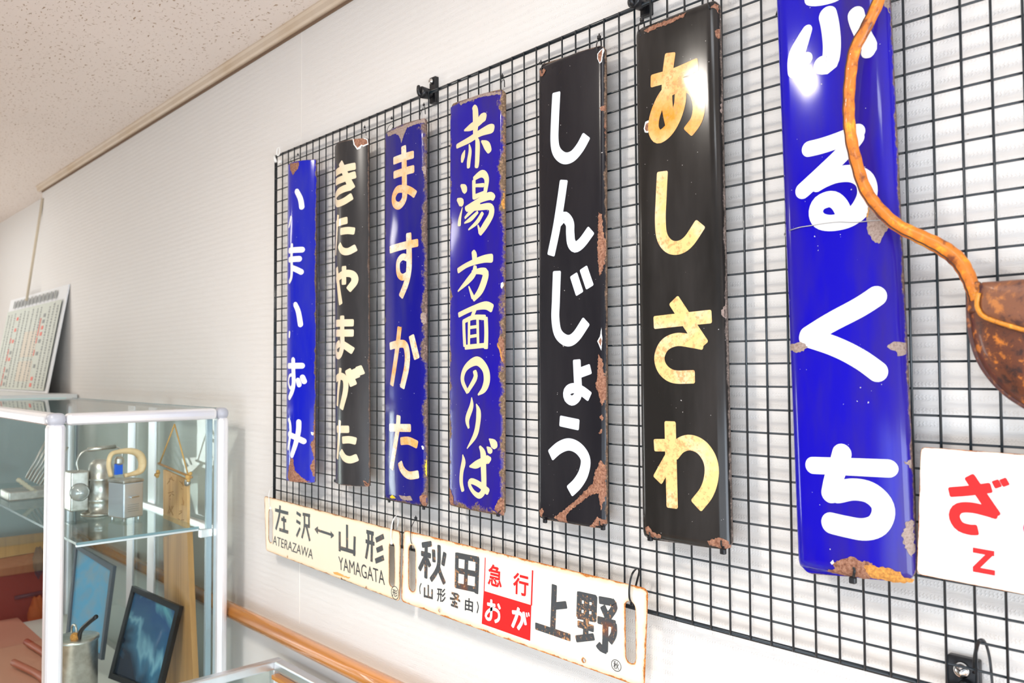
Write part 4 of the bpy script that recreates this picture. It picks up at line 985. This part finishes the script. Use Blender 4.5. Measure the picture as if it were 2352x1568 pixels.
fullf = [p for p in half[1:]] + [Vector((2 * xf - p.x, p.y)) for p in half[::-1][1:-1]]
link('flap', puffy(fullf, -.051, .009, rings=5), M_FLAP, pouch, True)
ed = F2s + [Vector((2 * xf - p.x, p.y)) for p in F2s[::-1][1:]]
bm = B(); tube(bm, [(p.x, -.0535, p.y) for p in ed], .0026, 8); link('flap_edge', bm, M_EDGE, pouch, True)
c0 = at(2236, 672, 1, -.034)
link('strap_tab', box(B(), c0 + Vector((-.006, -.004, -.022)), c0 + Vector((.007, .006, .012)), .003), M_BAG, pouch, True)

# ------------------------------------------------------------------ timetable board at the far left
def leanbox(name, P0, ux, uz, w, h, th, material, parent=None, nrm=None):
    """box from lower-left corner P0 along unit ux (width) and uz (height); thickness behind"""
    nrm = nrm or ux.cross(uz).normalized()
    bm = B(); vs = []
    for a in (0, 1):
        for p in (P0, P0 + ux * w, P0 + ux * w + uz * h, P0 + uz * h): vs.append(bm.verts.new(p + nrm * (-th * a)))
    for f in ((0, 1, 2, 3), (7, 6, 5, 4), (0, 4, 5, 1), (1, 5, 6, 2), (2, 6, 7, 3), (3, 7, 4, 0)): bm.faces.new([vs[i] for i in f])
    bmesh.ops.recalc_face_normals(bm, faces=bm.faces)
    return link(name, bm, material, parent)
TRc = at(158, 652, 1, WY - .006); BRc = at(107, 903, 0, TRc.x)
uz = (TRc - BRc).normalized(); ux = Vector((1, 0, 0)); bw = 1.08; bh = (TRc - BRc).length
P0 = BRc - ux * bw
brd = empty('timetable_board', tuple(P0), 'pale framed timetable sheet leaning on the wall above the glass cabinet', 'board')
leanbox('backing', P0, ux, uz, bw, bh, .006, mat('white board', (.86, .87, .88), .3), brd)
nb = ux.cross(uz).normalized()
if nb.y > 0: nb = -nb
M_T1 = mat('grey print', (.30, .31, .30), .6); M_T2 = mat('red print', (.80, .22, .18), .6); M_T3 = mat('beige paper', (.66, .60, .50), .6); M_T4 = mat('green grey paper', (.60, .63, .56), .6)
def bquad(x0, x1, y0, y1, mtl, nm, e):
    bm = B(); bm.faces.new([bm.verts.new(P0 + ux * x * bw + uz * y * bh + nb * e) for x, y in ((x0, y0), (x1, y0), (x1, y1), (x0, y1))]); link(nm, bm, mtl, brd)
bquad(.02, .97, .02, .86, M_T4, 'timetable_sheet', .0066)
bm = B()
def addq(bm, x0, x1, y0, y1, e):
    bm.faces.new([bm.verts.new(P0 + ux * x * bw + uz * y * bh + nb * e) for x, y in ((x0, y0), (x1, y0), (x1, y1), (x0, y1))])
for k in range(12): addq(bm, .12 + k * .065, .15 + k * .065, .885, .965, .0072)
link('heading_print', bm, M_T1, brd)['kind'] = 'stuff'
bq = B(); br_ = B(); bt = B()
for cix, cx in enumerate([.06, .12, .19, .30, .37, .44, .52, .60, .66, .80, .86, .92]):
    y = .04
    while y < .82:
        h = random.uniform(.008, .022); addq(bq, cx, cx + .020, y, y + h, .0074); y += h + random.uniform(.005, .012)
for cx in (.245, .73):
    y = .05
    while y < .78:
        h = .035
        addq(br_ if random.random() < .5 else bq, cx, cx + .035, y, y + h, .0076)
        if random.random() < .6: addq(br_, cx - .04, cx - .025, y, y + h * 1.6, .0076)
        y += random.choice((.06, .07, .12))
for y0, y1 in ((.1, .3), (.34, .6)): addq(bt, .45, .70, y0, y1, .0070)
link('timetable_print', bq, M_T1, brd)['kind'] = 'stuff'; link('red_print', br_, M_T2, brd)['kind'] = 'stuff'; link('tinted_area', bt, M_T3, brd)
# slim cord from the step of the wall down behind the board
bm = B(); a = at(98, 455, 1, WY - .004); b = at(61, 690, 1, .0)
tube(bm, [a, b], .006, 8); tag(link('hanging_cord', bm, mat('beige cord', (.66, .56, .42), .8), None, True), 'beige cord running from the wall corner down behind the timetable board', 'cord')
# cupboard the board stands on, left of the glass cabinet
cb = empty('side_cupboard', (-2.45, -.22, 0), 'plain grey cupboard beyond the glass cabinet, seen through its panes', 'cupboard')
ztop = BRc.z - .001
link('body', box(B(), (-3.1, -.42, 0), (-1.83, WY - .006, ztop - .02), .004), mat('grey green cupboard', (.38, .44, .44), .5), cb)
link('top', box(B(), (-3.12, -.44, ztop - .02), (-1.825, WY - .006, ztop), .003), mat('pale top', (.70, .72, .72), .4), cb)

# ------------------------------------------------------------------ glass cabinet
CBk = -.038
CR = at(526, 1200, 1, CBk).x          # right outer face
CT = at(518, 935, 1, CBk).z; CF = at(111, 1000, 0, CR).y; CL = at(170, 905, 1, CBk).x; PW = .040
print('cabinet', CR, CT, CF, CL)
cab = empty('glass_cabinet', ((CR + CL) / 2, CF / 2, 0), 'tall aluminium-framed glass display cabinet against the wall', 'cabinet')
def rpost(x0, x1, y0, y1, z0, z1, r=.012, m_=M_ALUW, nm='post'):
    link(nm, box(B(), (x0, y0, z0), (x1, y1, z1), r), m_, cab, False)
for x0, x1 in ((CR - PW, CR), (CL, CL + .02)):
    for y0, y1 in ((CF, CF + PW), (CBk - .030, CBk)):
        rpost(x0, x1, y0, y1, 0.0, CT - .024)
rpost(CR - PW + .002, CR - .001, CF + PW, CBk - .032, CT - .030, CT - .001, .010, nm='top_rail')
rpost(CL + .02, CR - PW, CF + .001, CF + PW - .001, CT - .030, CT - .001, .010, nm='top_rail')
rpost(CR - PW + .002, CR - .001, CF + PW, CBk - .032, .62, .66, .006, nm='lower_rail')
rpost(CL + .02, CR - PW, CF + .001, CF + PW - .001, .62, .66, .006, nm='lower_rail')
for y0 in (CF - .0005, CBk - .0315):
    link('corner_cap', box(B(), (CR - PW - .0005, y0, CT - .0305), (CR + .0005, y0 + (PW + .001 if y0 < -.1 else .032), CT + .0005), .013), M_GREY, cab, True)
link('rear_rail', box(B(), (CL + .02, CBk - .012, CT - .012), (CR - PW, CBk, CT - .002), .002), M_GEDGED, cab)
link('side_rail', box(B(), (CL, CF + PW, CT - .010), (CL + .008, CBk - .03, CT), .001), M_GEDGE, cab)
link('top_pane', box(B(), (CL + .009, CF + PW - .008, CT - .008), (CR - PW + .008, CBk - .012, CT - .003)), M_GLASS, cab)
link('side_pane', box(B(), (CR - .018, CF + PW - .005, .66), (CR - .014, CBk - .028, CT - .028)), M_GLASS, cab)
link('front_pane', box(B(), (CL + .018, CF + .014, .66), (CR - PW + .005, CF + .018, CT - .028)), M_GLASS, cab)
link('far_side_pane', box(B(), (CL + .004, CF + PW - .005, .66), (CL + .008, CBk - .028, CT - .012)), M_GLASS, cab)
link('rear_pane', box(B(), (CL + .018, CBk - .006, .66), (CR - PW + .005, CBk - .003, CT - .012)), M_GLASS, cab)
for x0, x1 in ((-.62, -.595), (-.84, -.815)):
    pass
link('base', box(B(), (CL + .005, CF + .008, 0.0), (CR - .005, CBk - .006, .62), .003), mat('white cabinet base', (.80, .81, .83), .4), cab)
link('deck', box(B(), (CL + .02, CF + .03, .62), (CR - .02, CBk - .02, .655), .001), mat('cream cabinet deck', (.78, .77, .73), .5), cab)
# glass shelf
SX1 = CR - .045; SZ = at(176, 1246, 0, SX1).z; SY0 = at(176, 1246, 0, SX1).y; SY1 = at(457, 1208, 0, SX1).y; print('shelf', SZ, SY0, SY1)
sh = link('shelf', box(B(), (CL + .03, SY0, SZ - .006), (SX1, SY1, SZ)), M_GSHELF, cab)
link('shelf_edge', box(B(), (SX1, SY0, SZ - .006), (SX1 + .0012, SY1, SZ)), M_GEDGED, cab)
link('shelf_edge', box(B(), (CL + .03, SY0 - .0012, SZ - .006), (SX1, SY0, SZ)), M_GEDGED, cab)
link('shelf_bracket', box(B(), (SX1 - .010, SY0 + .0, SZ - .012), (SX1 - .002, SY1 + .0, SZ - .0065), .001), M_ALUW, cab)
link('shelf_bracket', box(B(), (CR - .05, SY1, SZ - .030), (CR - .035, CBk - .03, SZ - .008), .002), M_ALUW, cab)
link('support_rail', box(B(), (-1.3, CBk - .024, SZ - .024), (CR - .05, CBk - .016, SZ - .001), .001), M_ALUW, cab)
for u in (302, 350):
    xx = at(u, 1100, 1, CBk - .01).x
    link('sliding_door_stile', box(B(), (xx - .030, CBk - .014, .66), (xx + .030, CBk - .007, CT - .014), .002), M_ALUW, cab)
xx = at(487, 1100, 0, CR - .03)
link('inner_channel', box(B(), (CR - .050, CBk - .046, .66), (CR - .038, CBk - .031, CT - .030), .001), mat('grey channel', (.35, .42, .46), .35, metal=.3), cab)

# ---- things on the shelf
def on(u, v, z): return at(u, v, 2, z)
# small steel box with a wooden handle
b0 = at(291, 1193, 2, SZ); 
bx = empty('steel_tester_box', (b0.x, b0.y, SZ), 'small shiny steel box with a pale wooden handle on the glass shelf', 'box')
hx, hy, hz = .038, .030, .098
def rz(v, a): c, s = math.cos(a), math.sin(a); return Vector((v[0] * c - v[1] * s, v[0] * s + v[1] * c, v[2]))
def rot_link(name, bm, material, parent, ang, c, smooth=False):
    bmesh.ops.rotate(bm, verts=bm.verts, cent=c, matrix=Matrix.Rotation(ang, 3, 'Z')); return link(name, bm, material, parent, smooth)
AN = math.radians(14); c = Vector((b0.x - .01, b0.y, SZ)); bx.location = c
rot_link('body', box(B(), c + Vector((-hx, -hy, .008)), c + Vector((hx, hy, hz + .008)), .004), M_CHROME if False else mat('bright steel', (.72, .74, .78), .28, metal=.8), bx, AN, c)
rot_link('lid', box(B(), c + Vector((-hx - .001, -hy - .001, hz + .008)), c + Vector((hx + .001, hy + .001, hz + .016)), .002), M_TIN, bx, AN, c)
for sx in (-1, 1):
    for sy in (-1, 1):
        bm = B(); lathe(bm, [(.004, 0), (.004, .008)], c + Vector((sx * .028, sy * .022, 0)), 12); rot_link('foot', bm, M_CHROME, bx, AN, c)
bm = B(); tube(bm, [c + Vector((hx + .001, -.010, .066)), c + Vector((hx + .006, -.010, .066)), c + Vector((hx + .006, .012, .068))], .003, 8); rot_link('latch', bm, M_CHROME, bx, AN, c)
hp = cat([c + Vector(p) for p in [(0, -.045, .125), (0, -.052, .160), (0, -.044, .186), (0, -.020, .192), (0, .015, .190), (0, .040, .178), (0, .050, .155), (0, .044, .132), (0, .020, .125), (0, -.004, .123)]], 5)
nn = len(hp); bm = B(); tube(bm, hp, [.0075 + .006 * max(0, math.sin((i / nn - .3) / .6 * math.pi)) for i in range(nn)], 12, .8); rot_link('handle', bm, M_HANDLE, bx, AN, c, True)
rot_link('handle_label', box(B(), c + Vector((-.004, -.034, .128)), c + Vector((.004, -.012, .158)), .001), mat('blue label', (.01, .12, .70), .4), bx, AN, c)
rot_link('handle_bolt', lathe(B(), [(.008, .155), (.013, .160), (.013, .172), (.007, .178)], c + Vector((0, -.022, 0)), 14), M_TIN, bx, AN, c)
rot_link('printed_text', (lambda bm: ([box(bm, c + Vector((hx + .0003, -.018, .026 + k * .006)), c + Vector((hx + .0008, .016, .0275 + k * .006))) for k in range(4)], bm)[1])(B()), M_T1, bx, AN, c)
# railway signal lamp
l0 = at(230, 1180, 2, SZ); c = Vector((l0.x, l0.y, SZ)); print('lamp', c)
lp = empty('signal_lantern', tuple(c), 'dull tinned railway hand lantern with a square lens housing on the shelf', 'lantern')
bm = B(); lathe(bm, [(.050, 0), (.052, .004), (.050, .008), (.040, .010), (.038, .040), (.041, .044), (.038, .047), (.037, .100), (.040, .104), (.036, .108), (.034, .130), (.030, .148), (.020, .158), (.010, .160)], c, 32); link('body', bm, M_TIN, lp, True)
q = c + Vector((.0, -.062, .072))
link('lens_housing', box(B(), q + Vector((-.045, -.022, -.055)), q + Vector((.018, .026, .058)), .004), M_TIN, lp)
bm = B(); lathe(bm, [(.026, 0), (.025, .012), (.018, .022), (.006, .028), (.002, .029)], q + Vector((.018, .0, .0)), 28, 'X'); link('lens', bm, mat('dusty lens', (.55, .56, .54), .15, metal=.4), lp, True)
bm = B(); tube(bm, cat([c + Vector(p) for p in [(0, -.060, .128), (0, -.064, .160), (0, -.046, .186), (0, -.010, .192), (0, .040, .193), (0, .058, .180), (0, .058, .160), (0, .040, .140)]], 6), .0028, 8); link('handle', bm, M_TIN, lp, True)
bm = B(); tube(bm, [c + Vector((0, -.036, .190)), c + Vector((0, .040, .194))], .0062, 12); link('grip', bm, M_TIN, lp, True)
bm = B(); tube(bm, [c + Vector((0, -.058, .020)), c + Vector((0, -.030, .020))], .006, 10); link('valve', bm, M_TIN, lp, True)
# ticket punch rack / bundle of metal slats further left
XB2 = -1.15
p0 = at(78, 1112, 0, XB2)
sb = empty('metal_rod_bundle', (p0.x, p0.y, SZ), 'bundle of slanting thin metal rods behind the front pane', 'tool')
for k in range(7):
    a = at(60 + k * 6.5, 1098 + k * 3.4, 0, XB2 + .03 - .01 * k); b = at(108 + k * 8, 1008 + k * 3, 0, XB2 + .03 - .01 * k)
    bm = B(); tube(bm, [a, b], .0036, 8); link('rod', bm, M_TIN, sb, True)
bm = B(); P = [at(40 + k * 3.6, 1100 + k * 2.6, 0, XB2 + .05 + .004 * (k % 2)) for k in range(14)]
tube(bm, P, [.006 + .002 * (k % 2) for k in range(14)], 10); link('rope_binding', bm, mat('pale rope', (.66, .60, .44), .9), sb, True)
a = at(10, 1135, 0, XB2); b = at(108, 1135, 0, XB2)
link('tray', box(B(), (XB2 - .06, a.y, SZ + .001), (XB2 + .06, b.y, SZ + .030), .004), M_TIN, sb)
print('rods', p0, a, b)
# wooden tag hanging in the cabinet
YT = -.095
q0 = px2(YT, [(378, 1078), (433, 1102), (433, 1213), (378, 1189)])
tagp = empty('wooden_tag', tuple(at(405, 1150, 1, YT)), 'carved wooden name board hanging on a yellow cord inside the cabinet', 'board')
bm = B()
vv = [bm.verts.new((x, YT - .004, z)) for x, z in q0] + [bm.verts.new((x, YT + .004, z)) for x, z in q0]
for f in ((0, 1, 2, 3), (7, 6, 5, 4), (0, 4, 5, 1), (1, 5, 6, 2), (2, 6, 7, 3), (3, 7, 4, 0)): bm.faces.new([vv[i] for i in f])
bmesh.ops.recalc_face_normals(bm, faces=bm.faces); link('panel', bm, M_WOODT, tagp)
M_CORD = mat('yellow cord', (.62, .36, .12), .8)
ap = at(401, 974, 1, YT)
for (u, v) in ((366, 1066), (432, 1090)):
    bm = B(); e = at(u, v, 1, YT - .006); tube(bm, [ap, e], .0022, 8); link('cord', bm, M_CORD, tagp, True)
for (u, v) in ((362, 1088), (434, 1096)):
    bm = B(); e = at(u, v, 1, YT - .008)
    for k in range(6): bmesh.ops.create_icosphere(bm, subdivisions=1, radius=.006, matrix=Matrix.Translation(e + Vector((random.uniform(-.006, .006), random.uniform(-.004, .004), random.uniform(-.010, .010)))))
    link('knot', bm, M_CORD, tagp, True)
bm = B(); lathe(bm, [(.009, -.006), (.010, 0), (.006, .006)], at(431, 1108, 1, YT - .010), 14, 'Y'); link('bell', bm, M_TIN, tagp, True)
bm = B(); tube(bm, [at(364, 1064, 1, YT - .005), at(440, 1096, 1, YT - .005)], .0035, 8); link('crossbar', bm, M_WOODV, tagp, True)
# brush characters on the tag
bm = B()
rs = random.Random(3)
for k in range(3):
    for j in range(2):
        u = 392 + j * 24; v = 1104 + k * 34 + j * 11
        for q_ in range(4):
            a = at(u + rs.uniform(-8, 8), v + rs.uniform(-11, 11), 1, YT - .0042); b = at(u + rs.uniform(-8, 8), v + rs.uniform(-11, 11), 1, YT - .0042)
            tube(bm, [a, b], .0010, 5)
link('carved_marks', bm, mat('dark carving', (.36, .19, .07), .7), tagp)
# long plank standing in the lower part, picture frames
YQ = -.072
pl_ = px2(YQ, [(381, 1232), (436, 1218), (443, 1400), (455, 1580), (388, 1600)])
pk = empty('wooden_plank', tuple(at(420, 1560, 1, YQ)), 'tall brown wooden plank standing behind the framed pictures in the cabinet', 'plank')
bm = B(); n = len(pl_); pl_[3] = (pl_[3][0], .657); pl_[4] = (pl_[4][0], .657)
fr = [bm.verts.new((x, YQ - .008, z)) for x, z in pl_]; bk = [bm.verts.new((x, YQ + .008, z)) for x, z in pl_]
bm.faces.new(fr); bm.faces.new(bk[::-1])
for i in range(n): bm.faces.new((fr[i], bk[i], bk[(i + 1) % n], fr[(i + 1) % n]))
bmesh.ops.recalc_face_normals(bm, faces=bm.faces); link('board', bm, M_WOODV, pk)
def picmat(name, kind):
    m = mat(name, (.1, .3, .5), .12, coat=.6); t = NT(m)
    n1 = t.noise(5, 4, .6, None, .8); n2 = t.noise(16, 5, .6)
    if kind == 0: stops = [(.3, (.03, .08, .18)), (.45, (.06, .22, .36)), (.6, (.20, .48, .58)), (.75, (.02, .05, .10))]
    else: stops = [(.3, (.25, .30, .33)), (.45, (.12, .38, .60)), (.6, (.30, .36, .38)), (.75, (.08, .16, .22))]
    f = t.math('ADD', t.math('MULTIPLY', n1, .7), t.math('MULTIPLY', n2, .3))
    if kind == 0:
        sep = t.n('ShaderNodeSeparateXYZ'); t.lk(t.tc.outputs['Object'], sep.inputs[0])
        f = t.math('ADD', t.math('MULTIPLY', sep.outputs['Z'], 2.3), t.math('MULTIPLY', t.math('SUBTRACT', n1, .5), 1.1))
        f = t.math('ADD', f, t.math('MULTIPLY', sep.outputs['X'], 1.2))
        stops = [(.02, (.012, .02, .04)), (.18, (.05, .16, .26)), (.24, (.20, .40, .50)), (.32, (.04, .12, .22)), (.48, (.025, .08, .20)), (.62, (.13, .36, .42))]
    t.color(t.ramp(f, stops)); return m
def picture(label, pts, th, fw, kind, fm):
    """framed picture from four world corners TL,TR,BR,BL"""
    TL, TR_, BR_, BL_ = [Vector(p) for p in pts]; c = (TL + TR_ + BR_ + BL_) / 4
    nrm = (TR_ - TL).cross(BL_ - TL).normalized()
    if nrm.dot(CAM - c) < 0: nrm = -nrm
    o = empty('picture_frame', tuple((BL_ + BR_) / 2), label, 'picture', 'framed pictures in the cabinet')
    cs = [TL, TR_, BR_, BL_]; ins = [p + (c - p).normalized() * fw * 1.3 for p in cs]
    for i in range(4):
        j = (i + 1) % 4; bm = B()
        q = [cs[i], cs[j], ins[j], ins[i]]; f_ = [bm.verts.new(p + nrm * th) for p in q]; b_ = [bm.verts.new(p) for p in q]
        bm.faces.new(f_); bm.faces.new(b_[::-1])
        for k in range(4): bm.faces.new((f_[k], b_[k], b_[(k + 1) % 4], f_[(k + 1) % 4]))
        bmesh.ops.recalc_face_normals(bm, faces=bm.faces); link('frame_side', bm, fm, o)
    bm = B(); f_ = [bm.verts.new(p + nrm * th * .5) for p in ins]; b_ = [bm.verts.new(p + nrm * th * .1) for p in ins]
    bm.faces.new(f_); bm.faces.new(b_[::-1])
    for k in range(4): bm.faces.new((f_[k], b_[k], b_[(k + 1) % 4], f_[(k + 1) % 4]))
    bmesh.ops.recalc_face_normals(bm, faces=bm.faces); link('picture', bm, picmat('picture %d' % kind, kind), o)
    return o
def plane_px(u, v, P, N):
    d = ray(u, v); return CAM + d * ((P - CAM).dot(N) / d.dot(N))
# picture A: right frame, leaning; turned slightly towards the viewer
Pq = Vector((-.50, -.16, .80)); Nq = Vector((.30, -1, .28)).normalized()
picture('dark-framed landscape picture leaning in the lower cabinet, nearer the wooden plank', [plane_px(u, v, Pq, Nq) for u, v in ((312, 1345), (422, 1392), (372, 1600), (258, 1556))], .014, .016, 0, M_BLACK)
Pq = Vector((-.78, -.20, .80)); 
picture('blue-grey framed picture leaning behind the metal pail in the cabinet', [plane_px(u, v, Pq, Nq) for u, v in ((180, 1250), (268, 1300), (240, 1515), (158, 1470))], .012, .014, 1, mat('grey frame', (.10, .11, .13), .4))
# metal pail with a black strap
c = at(172, 1568, 1, -.33); c = Vector((c.x, c.y, .656))
pz = at(172, 1462, 1, -.33).z - .656
pail = empty('metal_pail', tuple(c), 'old dull metal can with wiring on top at the bottom of the cabinet', 'can')
bm = B(); lathe(bm, [(.052, 0), (.056, .004), (.056, pz - .01), (.059, pz - .006), (.059, pz), (.050, pz + .003)], c, 32); link('body', bm, M_TIN, pail, True)
bm = B(); tube(bm, cat([c + Vector(p) for p in [(.03, 0, pz), (.05, .0, pz + .03), (.08, .01, pz + .055), (.11, .02, pz + .075)]], 5), .006, 8); link('strap', bm, M_BLACK, pail, True)
bm = B(); tube(bm, cat([c + Vector(p) for p in [(-.04, 0, pz), (-.03, 0, pz + .025), (0, 0, pz + .03), (.012, 0, pz + .004)]], 5), .003, 8); link('handle', bm, M_TIN, pail, True)
bm = B(); bmesh.ops.create_icosphere(bm, subdivisions=2, radius=.012, matrix=Matrix.Translation(c + Vector((.03, -.01, pz + .010)))); link('knob', bm, M_ORUST, pail, True)
# left compartment: red board, wood strip, orange bag imitate a reflection; headset-like dark thing
XL = -1.70
def leftquad(name, label, cat_, pts, th, mtl, x=XL):
    Q = [at(u, v, 0, x) for u, v in pts]
    bm = B(); f_ = [bm.verts.new(p) for p in Q]; b_ = [bm.verts.new(p + Vector((-th, 0, 0))) for p in Q]
    bm.faces.new(f_); bm.faces.new(b_[::-1])
    for k in range(len(Q)): bm.faces.new((f_[k], b_[k], b_[(k + 1) % len(Q)], f_[(k + 1) % len(Q)]))
    bmesh.ops.recalc_face_normals(bm, faces=bm.faces)
    return tag(link(name, bm, mtl), label, cat_)

leftquad('ledge_reflection', 'orange brown wooden strip imitating a reflection in the left pane of the glass cabinet', 'shelf', [(-40, 1240), (112, 1222), (112, 1262), (-40, 1288)], .012, M_WOODV, XL)
leftquad('red_reflection', 'dark red board imitating a reflection low in the left pane', 'cloth', [(-40, 1290), (112, 1264), (112, 1445), (-40, 1472)], .010, mat('dark red cloth', (.23, .035, .025), .8), XL)
tag(link('pink_card', box(B(), (-1.66, CF + .045, .655), (CR - .30, -.22, .668), .002), mat('pinkish card', (.62, .27, .19), .6)), 'flat pinkish card lying on the bottom of the cabinet at the left', 'card')
for (x0, y0, x1, y1, wh) in ((-1.05, -.36, -.62, -.30, 'nearer the front pane'), (-1.25, -.28, -.70, -.245, 'farther from the front pane')):
    bm = B(); tube(bm, cat([Vector((x0, y0, .685)), Vector((x0 * .6 + x1 * .4, (y0 + y1) / 2, .685)), Vector((x1, y1, .685))], 5), [.011] * 6 + [.016] * 5, 10)
    tag(link('red_paddle', bm, mat('rust red wood', (.42, .06, .02), .5), None, True), 'rust red wooden stick lying on the pinkish card, ' + wh, 'stick', 'red sticks on the card')
for (u, v, ru, rv, nm, lb, ct, mt) in [(88, 1290, 12, 36, 'navy_hat', 'dark blue round cap against the red cloth', 'cap', mat('navy cloth', (.02, .045, .07), .8)),
                                       (84, 1425, 20, 58, 'orange_reflection', 'crumpled orange bundle imitating a reflection beside the cabinet post', 'cloth', mat('orange cloth', (.50, .10, .015), .75)),
                                       (82, 1530, 22, 46, 'rust_red_reflection', 'rust red bag shape imitating a reflection low beside the cabinet post', 'bag', mat('rust red cloth', (.30, .045, .015), .75))]:
    cc = at(u, v, 0, XL + .035); e1 = at(u + ru, v, 0, XL + .035); e2 = at(u, v - rv, 0, XL + .035)
    bm = B(); bmesh.ops.create_icosphere(bm, subdivisions=4, radius=1)
    for q in bm.verts:
        k = 1 + .10 * math.sin(q.co.y * 7 + q.co.z * 5) + .06 * math.sin(q.co.z * 13 + q.co.x * 3)
        q.co = cc + Vector((q.co.x * .025, q.co.y * abs(e1.y - cc.y) * k, q.co.z * abs(e2.z - cc.z) * k))
    tag(link(nm, bm, mt, None, True), lb, ct)
bm = B(); tube(bm, cat([at(u, v, 0, XL + .065) for u, v in [(104, 1422), (92, 1426), (84, 1450), (76, 1500), (66, 1550), (62, 1568)]], 5), .004, 8)
tag(link('white_cord', bm, mat('pale cord', (.72, .55, .45), .7), None, True), 'pale cord hanging over the orange bundle', 'cord')
bm = B(); tube(bm, [at(34, 1373, 0, XL + .01), at(96, 1360, 0, XL + .01)], .008, 10)
tag(link('dark_baton', bm, mat('dark baton', (.03, .04, .06), .5), None, True), 'dark thin stick in front of the red cloth', 'stick')

# ------------------------------------------------------------------ low glass case at the bottom
Kc = at(640, 1507, 1, .004); ZK = Kc.z; KX0 = Kc.x; KX1 = KX0 + 1.25; KY0 = -.46
lc = empty('low_glass_case', ((KX0 + KX1) / 2, KY0 / 2, 0), 'low glass-topped display case in front of the wall at the bottom', 'display case')
fw = .026
for nm, lo, hi in (('top_rail', (KX0, KY0, ZK - .022), (KX0 + fw, .004, ZK)), ('top_rail', (KX0 + fw, .004 - fw, ZK - .022), (KX1, .004, ZK)), ('top_rail', (KX0 + fw, KY0, ZK - .022), (KX1, KY0 + fw, ZK)), ('top_rail', (KX1, KY0, ZK - .022), (KX1 + fw, .004, ZK))):
    link(nm, box(B(), lo, hi, .004), M_ALU, lc)
link('top_pane', box(B(), (KX0 + .012, KY0 + .012, ZK - .004), (KX1 - .0, -.008, ZK - .001)), M_GLASS, lc)
for x in (KX0 + .002, KX1):
    for y in (KY0 + .002, -.022): link('post', box(B(), (x, y, .0), (x + .024, y + .024, ZK - .022), .002), M_ALUW, lc)
link('rear_panel', box(B(), (KX0 + .02, -.010, .56), (KX1, -.004, ZK - .022)), mat('white panel', (.85, .87, .88), .4), lc)
link('deck', box(B(), (KX0 + .01, KY0 + .02, .54), (KX1, -.012, .56)), mat('pale deck', (.75, .80, .80), .5), lc)
link('side_pane', box(B(), (KX0 + .010, KY0 + .02, .56), (KX0 + .014, -.02, ZK - .022)), M_GLASS, lc)
link('base', box(B(), (KX0 + .004, KY0 + .006, 0), (KX1 + .02, -.002, .54), .002), mat('white case base', (.82, .83, .84), .45), lc)
link('inner_ledge', box(B(), (KX0 + .03, -.030, ZK - .040), (KX1, -.012, ZK - .030)), M_RAIL, lc)
